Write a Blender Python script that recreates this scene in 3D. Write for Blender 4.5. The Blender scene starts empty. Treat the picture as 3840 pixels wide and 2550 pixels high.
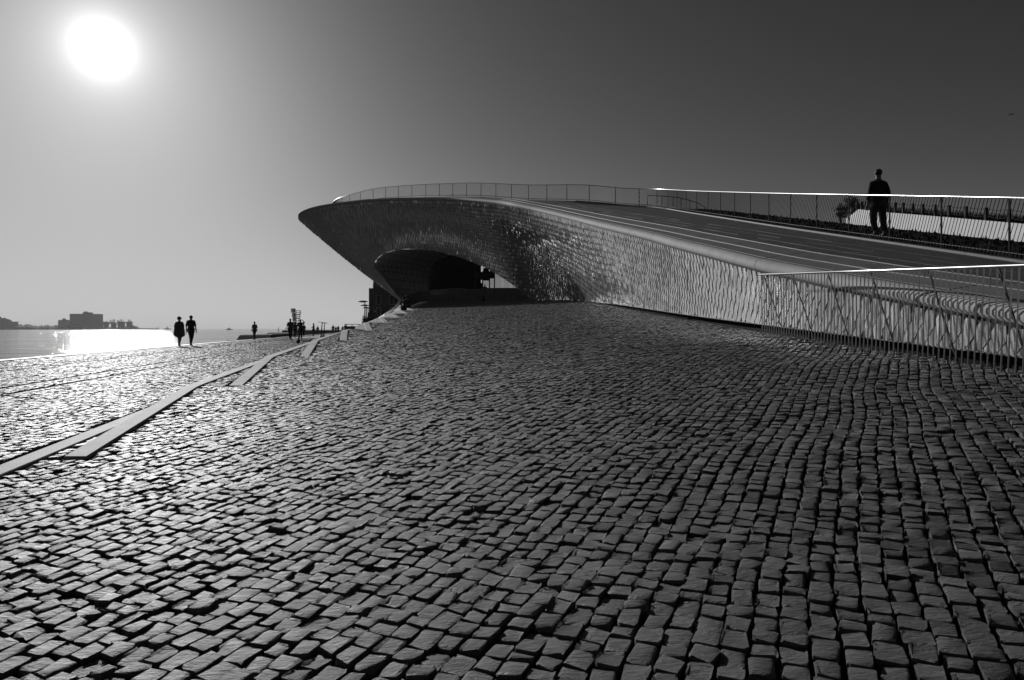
import bpy, bmesh, math, random
import numpy as np
from mathutils import Vector, Matrix
random.seed(7)
RNG = np.random.default_rng(7)
S = bpy.context.scene
COL = S.collection
# ------------------------------------------------------------------ camera, sky, sun, exposure
F = 683.0; CX = 512.0; HY = 328.5; CZ = 1.05          # focal length in pixels of a 1024 wide frame, horizon row, eye height
cam_d = bpy.data.cameras.new('camera'); cam = bpy.data.objects.new('camera', cam_d); COL.objects.link(cam)
cam.location = (0, 0, CZ); cam.rotation_euler = (math.radians(90), 0, 0)
cam_d.sensor_width = 36.0; cam_d.lens = 36.0 * F / 1024.0
cam_d.shift_y = -(340.0 - HY) / 1024.0
cam_d.clip_start = 0.05; cam_d.clip_end = 60000
S.camera = cam
SUN = Vector((-0.600, 1.0, 0.411)).normalized()
SUN_EL = math.asin(SUN.z); SUN_AZ = math.atan2(SUN.x, SUN.y)   # azimuth clockwise from +Y
w = bpy.data.worlds.new('World'); S.world = w; w.use_nodes = True
nt = w.node_tree; nt.nodes.clear(); N = nt.nodes.new; L = nt.links.new
sky = N('ShaderNodeTexSky'); sky.sky_type = 'NISHITA'; sky.sun_disc = False
sky.sun_elevation = SUN_EL; sky.sun_rotation = SUN_AZ
sky.air_density = 1.0; sky.dust_density = 0.3; sky.ozone_density = 1.0; sky.altitude = 0
sep = N('ShaderNodeSeparateColor'); L(sky.outputs[0], sep.inputs[0])
def wmath(op, a, b=None, c=None):
    n = N('ShaderNodeMath'); n.operation = op
    for i, v in enumerate((a, b, c)):
        if v is None: continue
        if isinstance(v, (int, float)): n.inputs[i].default_value = v
        else: L(v, n.inputs[i])
    return n.outputs[0]
# black and white picture taken through a red filter: the red channel of the sky, with the soft shoulder of film
raw = wmath('MULTIPLY', wmath('POWER', sep.outputs[0], 1.6), 0.216)
skyv = wmath('DIVIDE', raw, wmath('SQRT', wmath('ADD', 1.0, wmath('POWER', wmath('DIVIDE', raw, 10.5), 2.0))))
geo = N('ShaderNodeNewGeometry')
vm = N('ShaderNodeVectorMath'); vm.operation = 'DOT_PRODUCT'
L(geo.outputs['Incoming'], vm.inputs[0]); vm.inputs[1].default_value = (-SUN.x, -SUN.y, -SUN.z)
cosang = wmath('MAXIMUM', vm.outputs['Value'], 0.0)
# solar aureole: forward-scattered light falling off with the square of the angle
th2 = wmath('MULTIPLY', wmath('SUBTRACT', 1.0, cosang), 2.0)
g1 = wmath('ADD', wmath('DIVIDE', 0.015, wmath('ADD', th2, 0.0002)), wmath('DIVIDE', 0.060, wmath('ADD', th2, 0.020)))
tot = wmath('ADD', skyv, g1)
comb = N('ShaderNodeCombineColor')
for i in range(3): L(tot, comb.inputs[i])
bg = N('ShaderNodeBackground'); bg.inputs['Strength'].default_value = 0.05; L(comb.outputs[0], bg.inputs['Color'])
wo = N('ShaderNodeOutputWorld'); L(bg.outputs[0], wo.inputs['Surface'])
sun_d = bpy.data.lights.new('sun', 'SUN'); sun_d.energy = 3.4; sun_d.angle = math.radians(0.53); sun_d.color = (1, 1, 1)
sun = bpy.data.objects.new('sun', sun_d); COL.objects.link(sun)
sun.rotation_euler = SUN.to_track_quat('Z', 'Y').to_euler(); sun.location = SUN * 100
S.view_settings.view_transform = 'Standard'; S.view_settings.look = 'None'
S.view_settings.exposure = 0.0; S.view_settings.gamma = 1.0; S.view_settings.use_curve_mapping = False
S.render.engine = 'CYCLES'; S.render.resolution_x = 1024; S.render.resolution_y = 680

# ------------------------------------------------------------------ helpers
def P(px, py, Y):
    """a point at distance Y whose direction was measured in the photograph"""
    return Vector(((px - CX) / F * Y, Y, CZ + (HY - py) / F * Y))
def tag(o, label=None, cat=None, group=None, kind=None):
    if label: o['label'] = label
    if cat: o['category'] = cat
    if group: o['group'] = group
    if kind: o['kind'] = kind
    return o
def empty(name, loc=(0, 0, 0), rz=0.0, parent=None):
    o = bpy.data.objects.new(name, None); COL.objects.link(o); o.location = loc; o.rotation_euler = (0, 0, rz)
    o.empty_display_size = .2
    if parent: o.parent = parent
    return o
def link(name, me, parent=None):
    o = bpy.data.objects.new(name, me); COL.objects.link(o)
    if parent: o.parent = parent
    return o
def mesh_np(name, V, Fc, mat, smooth=False):
    """V (n,3), Fc: list of faces or (m,4)/(m,3) array"""
    me = bpy.data.meshes.new(name)
    if isinstance(Fc, np.ndarray):
        V = np.ascontiguousarray(V, dtype=np.float32); k = Fc.shape[1]; m = len(Fc)
        me.vertices.add(len(V)); me.vertices.foreach_set('co', V.ravel())
        me.loops.add(m * k); me.loops.foreach_set('vertex_index', np.ascontiguousarray(Fc, dtype=np.int32).ravel())
        me.polygons.add(m); me.polygons.foreach_set('loop_start', np.arange(0, m * k, k, dtype=np.int32))
        try: me.polygons.foreach_set('loop_total', np.full(m, k, dtype=np.int32))
        except Exception: pass
        me.update(calc_edges=True); me.validate()
    else:
        me.from_pydata([tuple(v) for v in V], [], Fc); me.update()
    me.polygons.foreach_set('use_smooth', [bool(smooth)] * len(me.polygons))
    me.materials.append(mat)
    return me
class MB:
    """collects simple solids into one mesh"""
    def __init__(s): s.v = []; s.f = []
    def box(s, c, d, R=None):
        n = len(s.v); c = Vector(c)
        for sx in (-1, 1):
            for sy in (-1, 1):
                for sz in (-1, 1):
                    q = Vector((sx * d[0] / 2, sy * d[1] / 2, sz * d[2] / 2))
                    if R: q = R @ q
                    s.v.append(tuple(c + q))
        for f in ((0, 1, 3, 2), (4, 6, 7, 5), (0, 4, 5, 1), (2, 3, 7, 6), (0, 2, 6, 4), (1, 5, 7, 3)):
            s.f.append([n + i for i in f])
        return s
    def hexa(s, b, t):
        n = len(s.v); s.v += [tuple(p) for p in b] + [tuple(p) for p in t]
        s.f += [[n + 3, n + 2, n + 1, n], [n + 4, n + 5, n + 6, n + 7]]
        for i in range(4):
            j = (i + 1) % 4; s.f.append([n + i, n + j, n + 4 + j, n + 4 + i])
        return s
    def tube(s, pts, r, seg=6, cap=True):
        pts = [Vector(p) for p in pts]; rr = r if isinstance(r, (list, tuple)) else [r] * len(pts)
        n0 = len(s.v); up = Vector((0, 0, 1))
        for i, p in enumerate(pts):
            d = (pts[min(i + 1, len(pts) - 1)] - pts[max(i - 1, 0)]).normalized()
            a = d.cross(up) if abs(d.dot(up)) < .95 else d.cross(Vector((0, 1, 0)))
            a.normalize(); b = d.cross(a)
            for k in range(seg):
                t = 2 * math.pi * k / seg
                s.v.append(tuple(p + (a * math.cos(t) + b * math.sin(t)) * rr[i]))
        for i in range(len(pts) - 1):
            for k in range(seg):
                a = n0 + i * seg + k; b = n0 + i * seg + (k + 1) % seg
                s.f.append([a, b, b + seg, a + seg])
        if cap:
            s.f.append([n0 + k for k in range(seg)][::-1]); m = n0 + (len(pts) - 1) * seg
            s.f.append([m + k for k in range(seg)])
        return s
    def lathe(s, c, prof, seg=16):
        n0 = len(s.v)
        for (r, z) in prof:
            for k in range(seg):
                t = 2 * math.pi * k / seg; s.v.append((c[0] + r * math.cos(t), c[1] + r * math.sin(t), c[2] + z))
        for i in range(len(prof) - 1):
            for k in range(seg):
                a = n0 + i * seg + k; b = n0 + i * seg + (k + 1) % seg
                s.f.append([a, b, b + seg, a + seg])
        s.f.append([n0 + k for k in range(seg)][::-1]); m = n0 + (len(prof) - 1) * seg
        s.f.append([m + k for k in range(seg)])
        return s
    def ball(s, c, r, seg=10, rings=6, jit=0.0):
        n0 = len(s.v)
        for i in range(rings + 1):
            ph = math.pi * i / rings
            for k in range(seg):
                t = 2 * math.pi * k / seg; q = 1 + random.uniform(-jit, jit)
                s.v.append((c[0] + r[0] * q * math.sin(ph) * math.cos(t), c[1] + r[1] * q * math.sin(ph) * math.sin(t), c[2] + r[2] * q * math.cos(ph)))
        for i in range(rings):
            for k in range(seg):
                a = n0 + i * seg + k; b = n0 + i * seg + (k + 1) % seg
                s.f.append([a, a + seg, b + seg, b])
        return s
    def build(s, name, mat, parent=None, smooth=False, base=None):
        V = s.v
        if base is not None: V = [(v[0] - base[0], v[1] - base[1], v[2] - base[2]) for v in V]
        me = mesh_np(name, V, s.f, mat, smooth)
        return link(name, me, parent)
def mat(name, base, rough=.7, spec=.4, var=.25, vscale=6.0, bump=0.0, bscale=40.0, metal=0.0, coat=0.0, detail=5.0, bdist=.02):
    m = bpy.data.materials.new(name); m.use_nodes = True; t = m.node_tree; b = t.nodes['Principled BSDF']
    b.inputs['Roughness'].default_value = rough; b.inputs['Metallic'].default_value = metal
    b.inputs['Specular IOR Level'].default_value = spec; b.inputs['Coat Weight'].default_value = coat; b.inputs['Coat Roughness'].default_value = .08
    g = t.nodes.new('ShaderNodeNewGeometry')
    n = t.nodes.new('ShaderNodeTexNoise'); n.inputs['Scale'].default_value = vscale; n.inputs['Detail'].default_value = detail
    t.links.new(g.outputs['Position'], n.inputs['Vector'])
    r = t.nodes.new('ShaderNodeMapRange'); r.inputs['From Min'].default_value = .3; r.inputs['From Max'].default_value = .7
    r.inputs['To Min'].default_value = base * (1 - var); r.inputs['To Max'].default_value = base * (1 + var)
    t.links.new(n.outputs['Fac'], r.inputs['Value']); t.links.new(r.outputs[0], b.inputs['Base Color'])
    if bump > 0:
        n2 = t.nodes.new('ShaderNodeTexNoise'); n2.inputs['Scale'].default_value = bscale; n2.inputs['Detail'].default_value = 6
        t.links.new(g.outputs['Position'], n2.inputs['Vector'])
        bp = t.nodes.new('ShaderNodeBump'); bp.inputs['Strength'].default_value = bump; bp.inputs['Distance'].default_value = bdist
        t.links.new(n2.outputs['Fac'], bp.inputs['Height']); t.links.new(bp.outputs[0], b.inputs['Normal'])
    return m
def stone_mat(name, lo, hi, rough, spec, bump):
    """stone whose tone differs piece by piece (random per island), with grain and pits"""
    m = bpy.data.materials.new(name); m.use_nodes = True; t = m.node_tree; b = t.nodes['Principled BSDF']; K = t.nodes.new; J = t.links.new
    g = K('ShaderNodeNewGeometry')
    n = K('ShaderNodeTexNoise'); n.inputs['Scale'].default_value = 14; n.inputs['Detail'].default_value = 8; n.inputs['Roughness'].default_value = .65; J(g.outputs['Position'], n.inputs['Vector'])
    big = K('ShaderNodeTexNoise'); big.inputs['Scale'].default_value = .55; big.inputs['Detail'].default_value = 4; J(g.outputs['Position'], big.inputs['Vector'])
    a = K('ShaderNodeMath'); a.operation = 'MULTIPLY_ADD'; J(g.outputs['Random Per Island'], a.inputs[0]); a.inputs[1].default_value = .60; J(n.outputs['Fac'], a.inputs[2])
    a2 = K('ShaderNodeMath'); a2.operation = 'MULTIPLY_ADD'; J(big.outputs['Fac'], a2.inputs[0]); a2.inputs[1].default_value = .55; J(a.outputs[0], a2.inputs[2])
    r = K('ShaderNodeMapRange'); r.inputs['From Min'].default_value = .62; r.inputs['From Max'].default_value = 1.42; r.inputs['To Min'].default_value = lo; r.inputs['To Max'].default_value = hi
    J(a2.outputs[0], r.inputs['Value']); J(r.outputs[0], b.inputs['Base Color'])
    rr = K('ShaderNodeMapRange'); rr.inputs['To Min'].default_value = rough - .08; rr.inputs['To Max'].default_value = rough + .14; J(n.outputs['Fac'], rr.inputs['Value']); J(rr.outputs[0], b.inputs['Roughness'])
    b.inputs['Specular IOR Level'].default_value = spec
    n2 = K('ShaderNodeTexNoise'); n2.inputs['Scale'].default_value = 30; n2.inputs['Detail'].default_value = 9; n2.inputs['Roughness'].default_value = .68; n2.inputs['Distortion'].default_value = .4
    mpn = K('ShaderNodeMapping'); mpn.inputs['Rotation'].default_value = (0, 0, .5); mpn.inputs['Scale'].default_value = (.55, 1.7, 1); J(g.outputs['Position'], mpn.inputs['Vector']); J(mpn.outputs[0], n2.inputs['Vector'])
    bp = K('ShaderNodeBump'); bp.inputs['Strength'].default_value = bump; bp.inputs['Distance'].default_value = .026; J(n2.outputs['Fac'], bp.inputs['Height']); J(bp.outputs[0], b.inputs['Normal'])
    return m
M = dict(
    cobble=stone_mat('cobble_stone', .028, .165, .50, .29, 1.0),
    joint=mat('joint_sand', .022, .95, .1, .5, 30, .8, 120),
    concrete=mat('pale_concrete', .25, .72, .25, .30, 3.5, .3, 70),
    quay=mat('quay_stone', .34, .6, .4, .2, 3, .2, 30),
    tile=mat('glazed_tile', .64, .14, .7, .12, 1.3, .03, 9, coat=.5, metal=.55),
    backing=mat('tile_backing', .035, .8, .2, .3, 3),
    coping=mat('coping_stone', .40, .8, .15, .08, 4, .08, 50),
    paver=mat('roof_paver', .17, .5, .4, .12, 2, .1, 60),
    paver2=mat('roof_paver_dark', .075, .6, .3, .25, 2.5, .2, 30),
    strip=mat('roof_joint_strip', .13, .5, .4, .1, 3),
    lawn=mat('roof_planting', .018, .95, .1, .5, 8, .9, 25),
    steel=mat('brushed_steel', .42, .28, .5, .1, 20, metal=1.0),
    dsteel=mat('dark_steel', .035, .55, .3, .2, 20),
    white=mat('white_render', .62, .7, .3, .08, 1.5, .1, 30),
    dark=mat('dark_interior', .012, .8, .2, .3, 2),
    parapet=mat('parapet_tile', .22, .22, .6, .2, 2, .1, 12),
    soffit=mat('soffit_tile', .72, .35, .5, .2, 2, .1, 20),
    brick=mat('dark_brick', .045, .85, .2, .35, 4, .4, 30),
    trim=mat('pale_trim', .22, .7, .3, .2, 4),
    cloth=mat('dark_cloth', .015, .9, .1, .3, 15),
    cloth2=mat('grey_cloth', .05, .9, .1, .3, 15),
    cloth3=mat('mid_cloth', .09, .9, .1, .3, 15),
    skin=mat('skin', .10, .6, .3, .1, 10),
    hair=mat('hair', .012, .7, .3, .3, 40),
    rubber=mat('black_rubber', .012, .7, .3, .2, 20),
    far=mat('far_concrete', .20, .9, .1, .1, .01),
    farhill=mat('far_hill', .09, .95, .1, .25, .02),
    foliage=mat('foliage', .05, .8, .2, .5, 6),
    bark=mat('bark', .04, .9, .2, .4, 12),
    sail=mat('sail', .10, .8, .2, .1, .3),
    black=mat('black_jetty', .012, .9, .1, .3, 1),
)

# ------------------------------------------------------------------ ground heights
GA, GX, GY = -.155, .056, .0658                     # cobbled slope: z = GA + GX*x + GY*y
ZS = [0.02, .25, .49, .74, .985, 1.27, 1.53, 1.80, 2.10, 2.38, 2.66, 2.92, 3.18, 3.44]
YS = [5.47, 9.5, 13.4, 17.4, 21.3, 25.9, 30.1, 34.5, 39.5, 43.9, 48.4, 52.3, 56.3, 60.8]
XS = [-3.5, -3.85, -4.08, -4.30, -4.45, -4.78, -5.02, -5.30, -5.70, -6.1, -6.4, -6.62, -6.9, -7.2]
KN = len(ZS)
def xa(y): return -2.70 - .235 * y
def edge_x(y): return np.interp(y, [0] + YS + [90], [-3.22] + [x + .09 for x in XS] + [-9.0])
def line_x(k, y):
    """left edge of step k; all steps run parallel to the promenade edging"""
    return XS[k] - .09 - .235 * (np.asarray(y, float) - YS[k])
def top_z(k, y):
    """a step climbs with the slope from its front end, then runs level one rise higher"""
    z1 = ZS[k + 1] if k + 1 < KN else ZS[k] + .2; y1 = YS[k + 1] if k + 1 < KN else YS[k] + 4.4
    return ZS[k] + (z1 - ZS[k]) * np.clip((np.asarray(y, float) - YS[k]) / (y1 - YS[k]), 0, 1)
def ramp_z(x, y):
    z = GA + GX * x + GY * y
    zc = 2.88 - .08 * np.minimum(x, 0) - .02 * np.maximum(x, 0)
    return np.minimum(z, zc)
def H(x, y):
    x = np.asarray(x, float); y = np.asarray(y, float)
    ex = edge_x(y); ze = ramp_z(ex, y)
    z = np.where(x >= ex, ramp_z(x, y), 0.0)
    left = x < ex
    # before the first step: fall from the promenade to the slope; after it: terraces between the step lines
    a = np.minimum(xa(y), ex - .2)
    t = np.clip((x - a) / np.maximum(ex - a, .1), 0, 1)
    out = np.where(y < YS[0], ze * t, 0.0)
    for k in range(KN):
        out = np.where((y >= YS[k]) & (x >= line_x(k, y)), top_z(k, y), out)
    return np.where(left, out, z)
def quay_x(y): return np.interp(y, [0, 22.4, 50.5, 149, 400], [-12.4, -16.8, -22.1, -39.6, -84])
def wall_x(y): return np.interp(y, [0, 7.36, 11.8, 15.6, 20.5, 26, 32, 39, 45, 50], [6.14, 5.52, 5.14, 4.79, 4.57, 4.41, 4.26, 3.8, 2.9, 1.76])
def fence_x(y): return 4.64 + (12.7 - y) * .0845

def sheet(name, xs_fn, ys, nx, zoff, m, kind='structure'):
    V = []; Fq = []
    for y in ys:
        x0, x1 = xs_fn(y); X = np.linspace(x0, x1, nx); Z = H(X, np.full(nx, y)) + zoff
        V += [(X[i], y, Z[i]) for i in range(nx)]
    for j in range(len(ys) - 1):
        for i in range(nx - 1):
            a = j * nx + i; Fq.append((a, a + 1, a + nx + 1, a + nx))
    o = link(name, mesh_np(name, np.array(V), np.array(Fq), m)); o['kind'] = kind
    return o
def right_x(y):
    if y < 12.9: return float(fence_x(y)) + .26
    if y < 50: return float(np.interp(y, [12.9, 14.5, 18, 19], [float(fence_x(12.9)) + .26, float(wall_x(14.5)) - .10, float(wall_x(18)) - .04, float(wall_x(19)) + .5]) if y < 19 else wall_x(y) + .5)
    return 14.0
def left_x(y): return float(xa(y)) + .1 if y < YS[0] else float(edge_x(y)) - .02
ysl = list(np.arange(-3, 62, .5)) + list(np.arange(62, 92, 2))
slope = sheet('cobbled_slope', lambda y: (left_x(y), right_x(y)), ysl, 60, -.022, M['joint'])
for k in range(KN):      # sand bed of each tread
    V = []; Fq = []; yk = np.concatenate([np.arange(YS[k] - .02, YS[k] + 6, .3), np.arange(YS[k] + 6, 92, 2.0)])
    for y_ in yk:
        x0 = float(line_x(k, y_)) + .06; x1 = float(edge_x(y_)) + .02
        if k + 1 < KN and y_ >= YS[k + 1]: x1 = min(x1, float(line_x(k + 1, y_)) + .06)
        z_ = float(top_z(k, y_)) - .022; V += [(x0, y_, z_), (max(x1, x0 + .02), y_, z_)]
    for j in range(len(yk) - 1): Fq.append((2 * j, 2 * j + 1, 2 * j + 3, 2 * j + 2))
    link('tread_bed', mesh_np('tread_bed', np.array(V), np.array(Fq), M['joint']), slope)
def prom_right(y): return float(line_x(0, y)) + .1 if y > YS[0] else float(xa(y) + .12)
V = []; Fq = []
yy = [-3, 0, 3, 4.01] + list(np.arange(5, 92, 1.0)) + [110, 140, 180, 240, 400, 700]
for y in yy:
    V += [(float(quay_x(y)) + .3, y, -.022), (prom_right(y) if y < 92 else 60, y, -.022)]
for j in range(len(yy) - 1): Fq.append((2 * j, 2 * j + 1, 2 * j + 3, 2 * j + 2))
prom = link('promenade', mesh_np('promenade', np.array(V), np.array(Fq), M['joint'])); prom['kind'] = 'structure'

# ------------------------------------------------------------------ cobblestones as real pieces
PITCH = .093
def lattice(phi, x0, x1, y0, y1):
    """rows of setts, each row with its own run of unequal stones; returns centre, angle and length factor"""
    c, s_ = math.cos(phi), math.sin(phi); R = math.hypot(x1 - x0, y1 - y0) / 2 + 1; n = int(R / PITCH) + 2
    I, J = np.meshgrid(np.arange(-n, n + 1), np.arange(-n, n + 1), indexing='ij')
    ln = PITCH * np.clip(RNG.normal(1.04, .17, I.shape), .68, 1.5)
    vv = np.cumsum(ln, 1) - ln / 2; vv = vv - vv[:, n:n + 1] + RNG.random(2 * n + 1)[:, None] * PITCH
    u = I * PITCH * 1.0
    wav = .16 * np.sin(vv * .31 + 1.3 + .22 * u) + .022 * np.sin(vv * 1.3 + u * .9) + .012 * np.sin(vv * 2.9 - u * 1.9)
    ang = -phi - .05 * np.cos(vv * .31 + 1.3 + .22 * u) - .03 * np.cos(vv * 1.3 + u * .9)
    u = u + wav
    x = (x0 + x1) / 2 + u * c + vv * s_; y = (y0 + y1) / 2 - u * s_ + vv * c
    x = x.ravel(); y = y.ravel(); ang = ang.ravel(); ln = (ln / PITCH).ravel()
    k = (x > x0) & (x < x1) & (y > y0) & (y < y1)
    return x[k], y[k], ang[k], ln[k]
def quads(x, y, ang, lf):
    n = len(x)
    hx = PITCH * (.445 + RNG.uniform(-.075, .022, n)); hy = PITCH * (lf * .5 - .060 + RNG.uniform(-.055, .014, n))
    base = np.array([(-1, -1), (1, -1), (1, 1), (-1, 1)], float)
    q = np.stack([base[None, :, 0] * hx[:, None], base[None, :, 1] * hy[:, None]], -1)
    q += RNG.normal(0, .0030, q.shape)
    a = ang + RNG.normal(0, .045, n); c = np.cos(a)[:, None]; s_ = np.sin(a)[:, None]
    X = x[:, None] + q[..., 0] * c - q[..., 1] * s_; Y = y[:, None] + q[..., 0] * s_ + q[..., 1] * c
    return X, Y
def in_view(x, y, m=3.6): return (np.abs(x) < .76 * y + m) & (y > .3)
# slope stones
x, y, a, lf1 = lattice(math.radians(27), -14, 7, .2, 63)
xl = np.where(y < YS[0], xa(y) + .25, line_x(0, y) + .25)
k = in_view(x, y) & (x > xl) & (x < np.array([right_x(q) - .06 for q in np.arange(0, 70, .1)])[(y * 10).astype(int)]) & (y < 62)
# keep stones clear of the step edgings
for j in range(KN):
    lx = line_x(j, y); k &= ~((y > YS[j] - .05) & (x > lx - .06) & (x < lx + .24))
x, y, a, lf1 = x[k], y[k], a[k], lf1[k]
# promenade stones
x2, y2, a2, lf2 = lattice(math.radians(-12), -42, -2.5, .2, 75)
xr = xa(y2) - .05
wedge = (y2 > YS[0] + .1) & (x2 > xa(y2) + .24) & (x2 < line_x(0, y2) - .05)
k = in_view(x2, y2, 3.6) & ((x2 < xr) | wedge) & (x2 > quay_x(y2) + .42)
for off in (2.6, 3.2, 5.8, 6.5):
    qx = quay_x(y2) + off; k &= np.abs(x2 - qx) > .085
wdg = None
x2, y2, a2, lf2 = x2[k], y2[k], a2[k], lf2[k]
allx = np.concatenate([x, x2]); ally = np.concatenate([y, y2]); alla = np.concatenate([a, a2])
isprom = np.concatenate([np.zeros(len(x), bool), np.ones(len(x2), bool)])
X4, Y4 = quads(allx, ally, alla, np.concatenate([lf1, lf2]))
Z0 = np.where(isprom, 0.0, H(allx, ally))
gx = np.where(isprom, 0, (H(allx + .1, ally) - H(allx - .1, ally)) / .2); gy = np.where(isprom, 0, (H(allx, ally + .1) - H(allx, ally - .1)) / .2)
gx = np.clip(gx, -.3, .3); gy = np.clip(gy, -.3, .3)
tx = RNG.normal(0, .024, len(allx)); ty = RNG.normal(0, .024, len(allx)); lift = RNG.normal(0, .0035, len(allx))
sunk = RNG.random(len(allx)) < .04; lift = np.where(sunk, lift - .010, lift)
def zof(i, X, Y): return Z0[i][:, None] + (gx[i] + tx[i])[:, None] * (X - allx[i][:, None]) + (gy[i] + ty[i])[:, None] * (Y - ally[i][:, None]) + lift[i][:, None]
dist = np.hypot(allx, ally)
vis = (np.abs(allx) < .75 * ally + .05) & (ally > 2.0)
near = dist < 10.5
order = np.argsort(np.where(vis & ~isprom, dist, 1e9)); single = set(order[:298].tolist())
# detailed template: 4 x 4 points on top and a skirt ring
gu = np.array([0, .13, .87, 1.0]); ring = [(0, 0), (1, 0), (2, 0), (3, 0), (3, 1), (3, 2), (3, 3), (2, 3), (1, 3), (0, 3), (0, 2), (0, 1)]
topf = [(i * 4 + j, (i + 1) * 4 + j, (i + 1) * 4 + j + 1, i * 4 + j + 1) for i in range(3) for j in range(3)]
rid = [i * 4 + j for (i, j) in ring]
skf = [(28 + m, 16 + m, 16 + (m + 1) % 12, 28 + (m + 1) % 12) for m in range(12)]
TF = np.array(topf + skf); SMO = [True] * 9 + [False] * 12
def detailed(idx):
    n = len(idx); X = X4[idx]; Y = Y4[idx]
    U, W = np.meshgrid(gu, gu, indexing='ij'); U = np.tile(U.ravel(), (n, 1)); W = np.tile(W.ravel(), (n, 1))
    inner = ((U > 0) & (U < 1)).astype(float) + ((W > 0) & (W < 1)).astype(float)
    U = U + RNG.normal(0, .022, U.shape); W = W + RNG.normal(0, .022, W.shape)
    b = lambda Q: Q[:, 0:1] * (1 - U) * (1 - W) + Q[:, 1:2] * U * (1 - W) + Q[:, 2:3] * U * W + Q[:, 3:4] * (1 - U) * W
    corner = (inner == 0)
    PX = b(X); PY = b(Y)
    cx = X.mean(1, keepdims=True); cy = Y.mean(1, keepdims=True)
    PX = np.where(corner, cx + (PX - cx) * .93, PX); PY = np.where(corner, cy + (PY - cy) * .93, PY)
    PZ = zof(idx, PX, PY) + np.where(inner == 2, .001, np.where(inner == 1, -.0005, -.002)) + RNG.normal(0, .0032, PX.shape)
    r = np.array(rid)
    SX = cx + (PX[:, r] - cx) * 1.05; SY = cy + (PY[:, r] - cy) * 1.05; SZ = PZ[:, r] - .045
    V = np.concatenate([np.stack([PX, PY, PZ], -1), np.stack([SX, SY, SZ], -1), np.stack([PX[:, r], PY[:, r], PZ[:, r]], -1)], 1)
    return V
sidx = np.array(sorted(single))
Vd = detailed(sidx)
for q in range(len(sidx)):
    c = Vd[q].mean(0); me = mesh_np('cobblestone', Vd[q] - c, TF, M['cobble']); me.polygons.foreach_set('use_smooth', SMO)
    o = link('cobblestone', me, slope); o.location = c
ndx = np.array([i for i in np.nonzero(near)[0] if i not in single])
for (sel, par, nm) in ((ndx[~isprom[ndx]], slope, 'cobblestones_near'), (ndx[isprom[ndx]], prom, 'cobblestones_near')):
    Vn = detailed(sel); Fn = (TF[None] + (np.arange(len(sel)) * 40)[:, None, None]).reshape(-1, 4)
    me = mesh_np(nm, Vn.reshape(-1, 3), Fn, M['cobble']); me.polygons.foreach_set('use_smooth', SMO * len(sel)); o = link(nm, me, par); o['kind'] = 'stuff'
far_t = np.array([(4, 5, 6, 7), (0, 1, 5, 4), (1, 2, 6, 5), (2, 3, 7, 6), (3, 0, 4, 7)])
def simple(idx):
    X = X4[idx]; Y = Y4[idx]; cx = X.mean(1, keepdims=True); cy = Y.mean(1, keepdims=True); Z = zof(idx, X, Y) + RNG.normal(0, .003, X.shape)
    b = np.stack([X, Y, Z - .03], -1); t = np.stack([cx + (X - cx) * .9, cy + (Y - cy) * .9, Z + .001], -1)
    return np.concatenate([b, t], 1)
fdx = np.nonzero(~near)[0]
for (sel, par) in ((fdx[~isprom[fdx]], slope), (fdx[isprom[fdx]], prom)):
    Vn = simple(sel); Fn = (far_t[None] + (np.arange(len(sel)) * 8)[:, None, None]).reshape(-1, 4)
    o = link('cobblestones_far', mesh_np('cobblestones_far', Vn.reshape(-1, 3), Fn, M['cobble']), par); o['kind'] = 'stuff'
print('stones', len(allx), 'near', len(ndx))
ng = 5200; gxx = RNG.uniform(-7, 6.5, ng); gyy = 1.8 + 9 * RNG.random(ng) ** 1.4; kk = (np.abs(gxx) < .76 * gyy) & (gxx < 4.6) & (gxx > edge_x(gyy)); gxx, gyy = gxx[kk], gyy[kk]
gr = RNG.uniform(.0012, .0045, len(gxx)); gz = H(gxx, gyy) - .010
tet = np.array([(1, 0, -.4), (-.5, .87, -.4), (-.5, -.87, -.4), (0, 0, 1)]); Vg = np.stack([gxx, gyy, gz], -1)[:, None] + tet[None] * gr[:, None, None] * RNG.uniform(.7, 1.5, (len(gxx), 4, 1))
Fg = (np.array([(0, 2, 1), (0, 1, 3), (1, 2, 3), (2, 0, 3)])[None] + (np.arange(len(gxx)) * 4)[:, None, None]).reshape(-1, 3)
o = link('grit', mesh_np('grit', Vg.reshape(-1, 3), Fg, M['coping']), slope); o['kind'] = 'stuff'
# ground beyond the modelled stones
bp_ = link('paving_far', mesh_np('paving_far', np.array([(-24.5, 74, .004), (60, 74, .004), (60, 700, .004), (-137, 700, .004)]), np.array([(0, 1, 2, 3)]), M['cobble']), None)
bp_['kind'] = 'structure'
# plaza under the arch and land behind
pl = link('plaza', mesh_np('plaza', np.array([(-8.5, 91.5, 3.40), (14, 50.3, 2.45), (40, 50.3, 1.5), (40, 110, 0.5), (-9, 110, 3.3)]), [[0, 1, 2, 3, 4]], M['cobble'])); pl['kind'] = 'structure'
# trench between fence and wall, with coarse gravel
V = []; Fq = []
ty_ = list(np.arange(2, 19, .5))
for y_ in ty_:
    z_ = float(ramp_z(5.0, y_)); V += [(float(fence_x(y_)) + .1, y_, z_ - .32), (float(wall_x(y_)) + .5, y_, z_ - .32)]
for j in range(len(ty_) - 1): Fq.append((2 * j, 2 * j + 1, 2 * j + 3, 2 * j + 2))
tr = link('drainage_trench', mesh_np('drainage_trench', np.array(V), np.array(Fq), M['black'])); tr['kind'] = 'structure'

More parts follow.
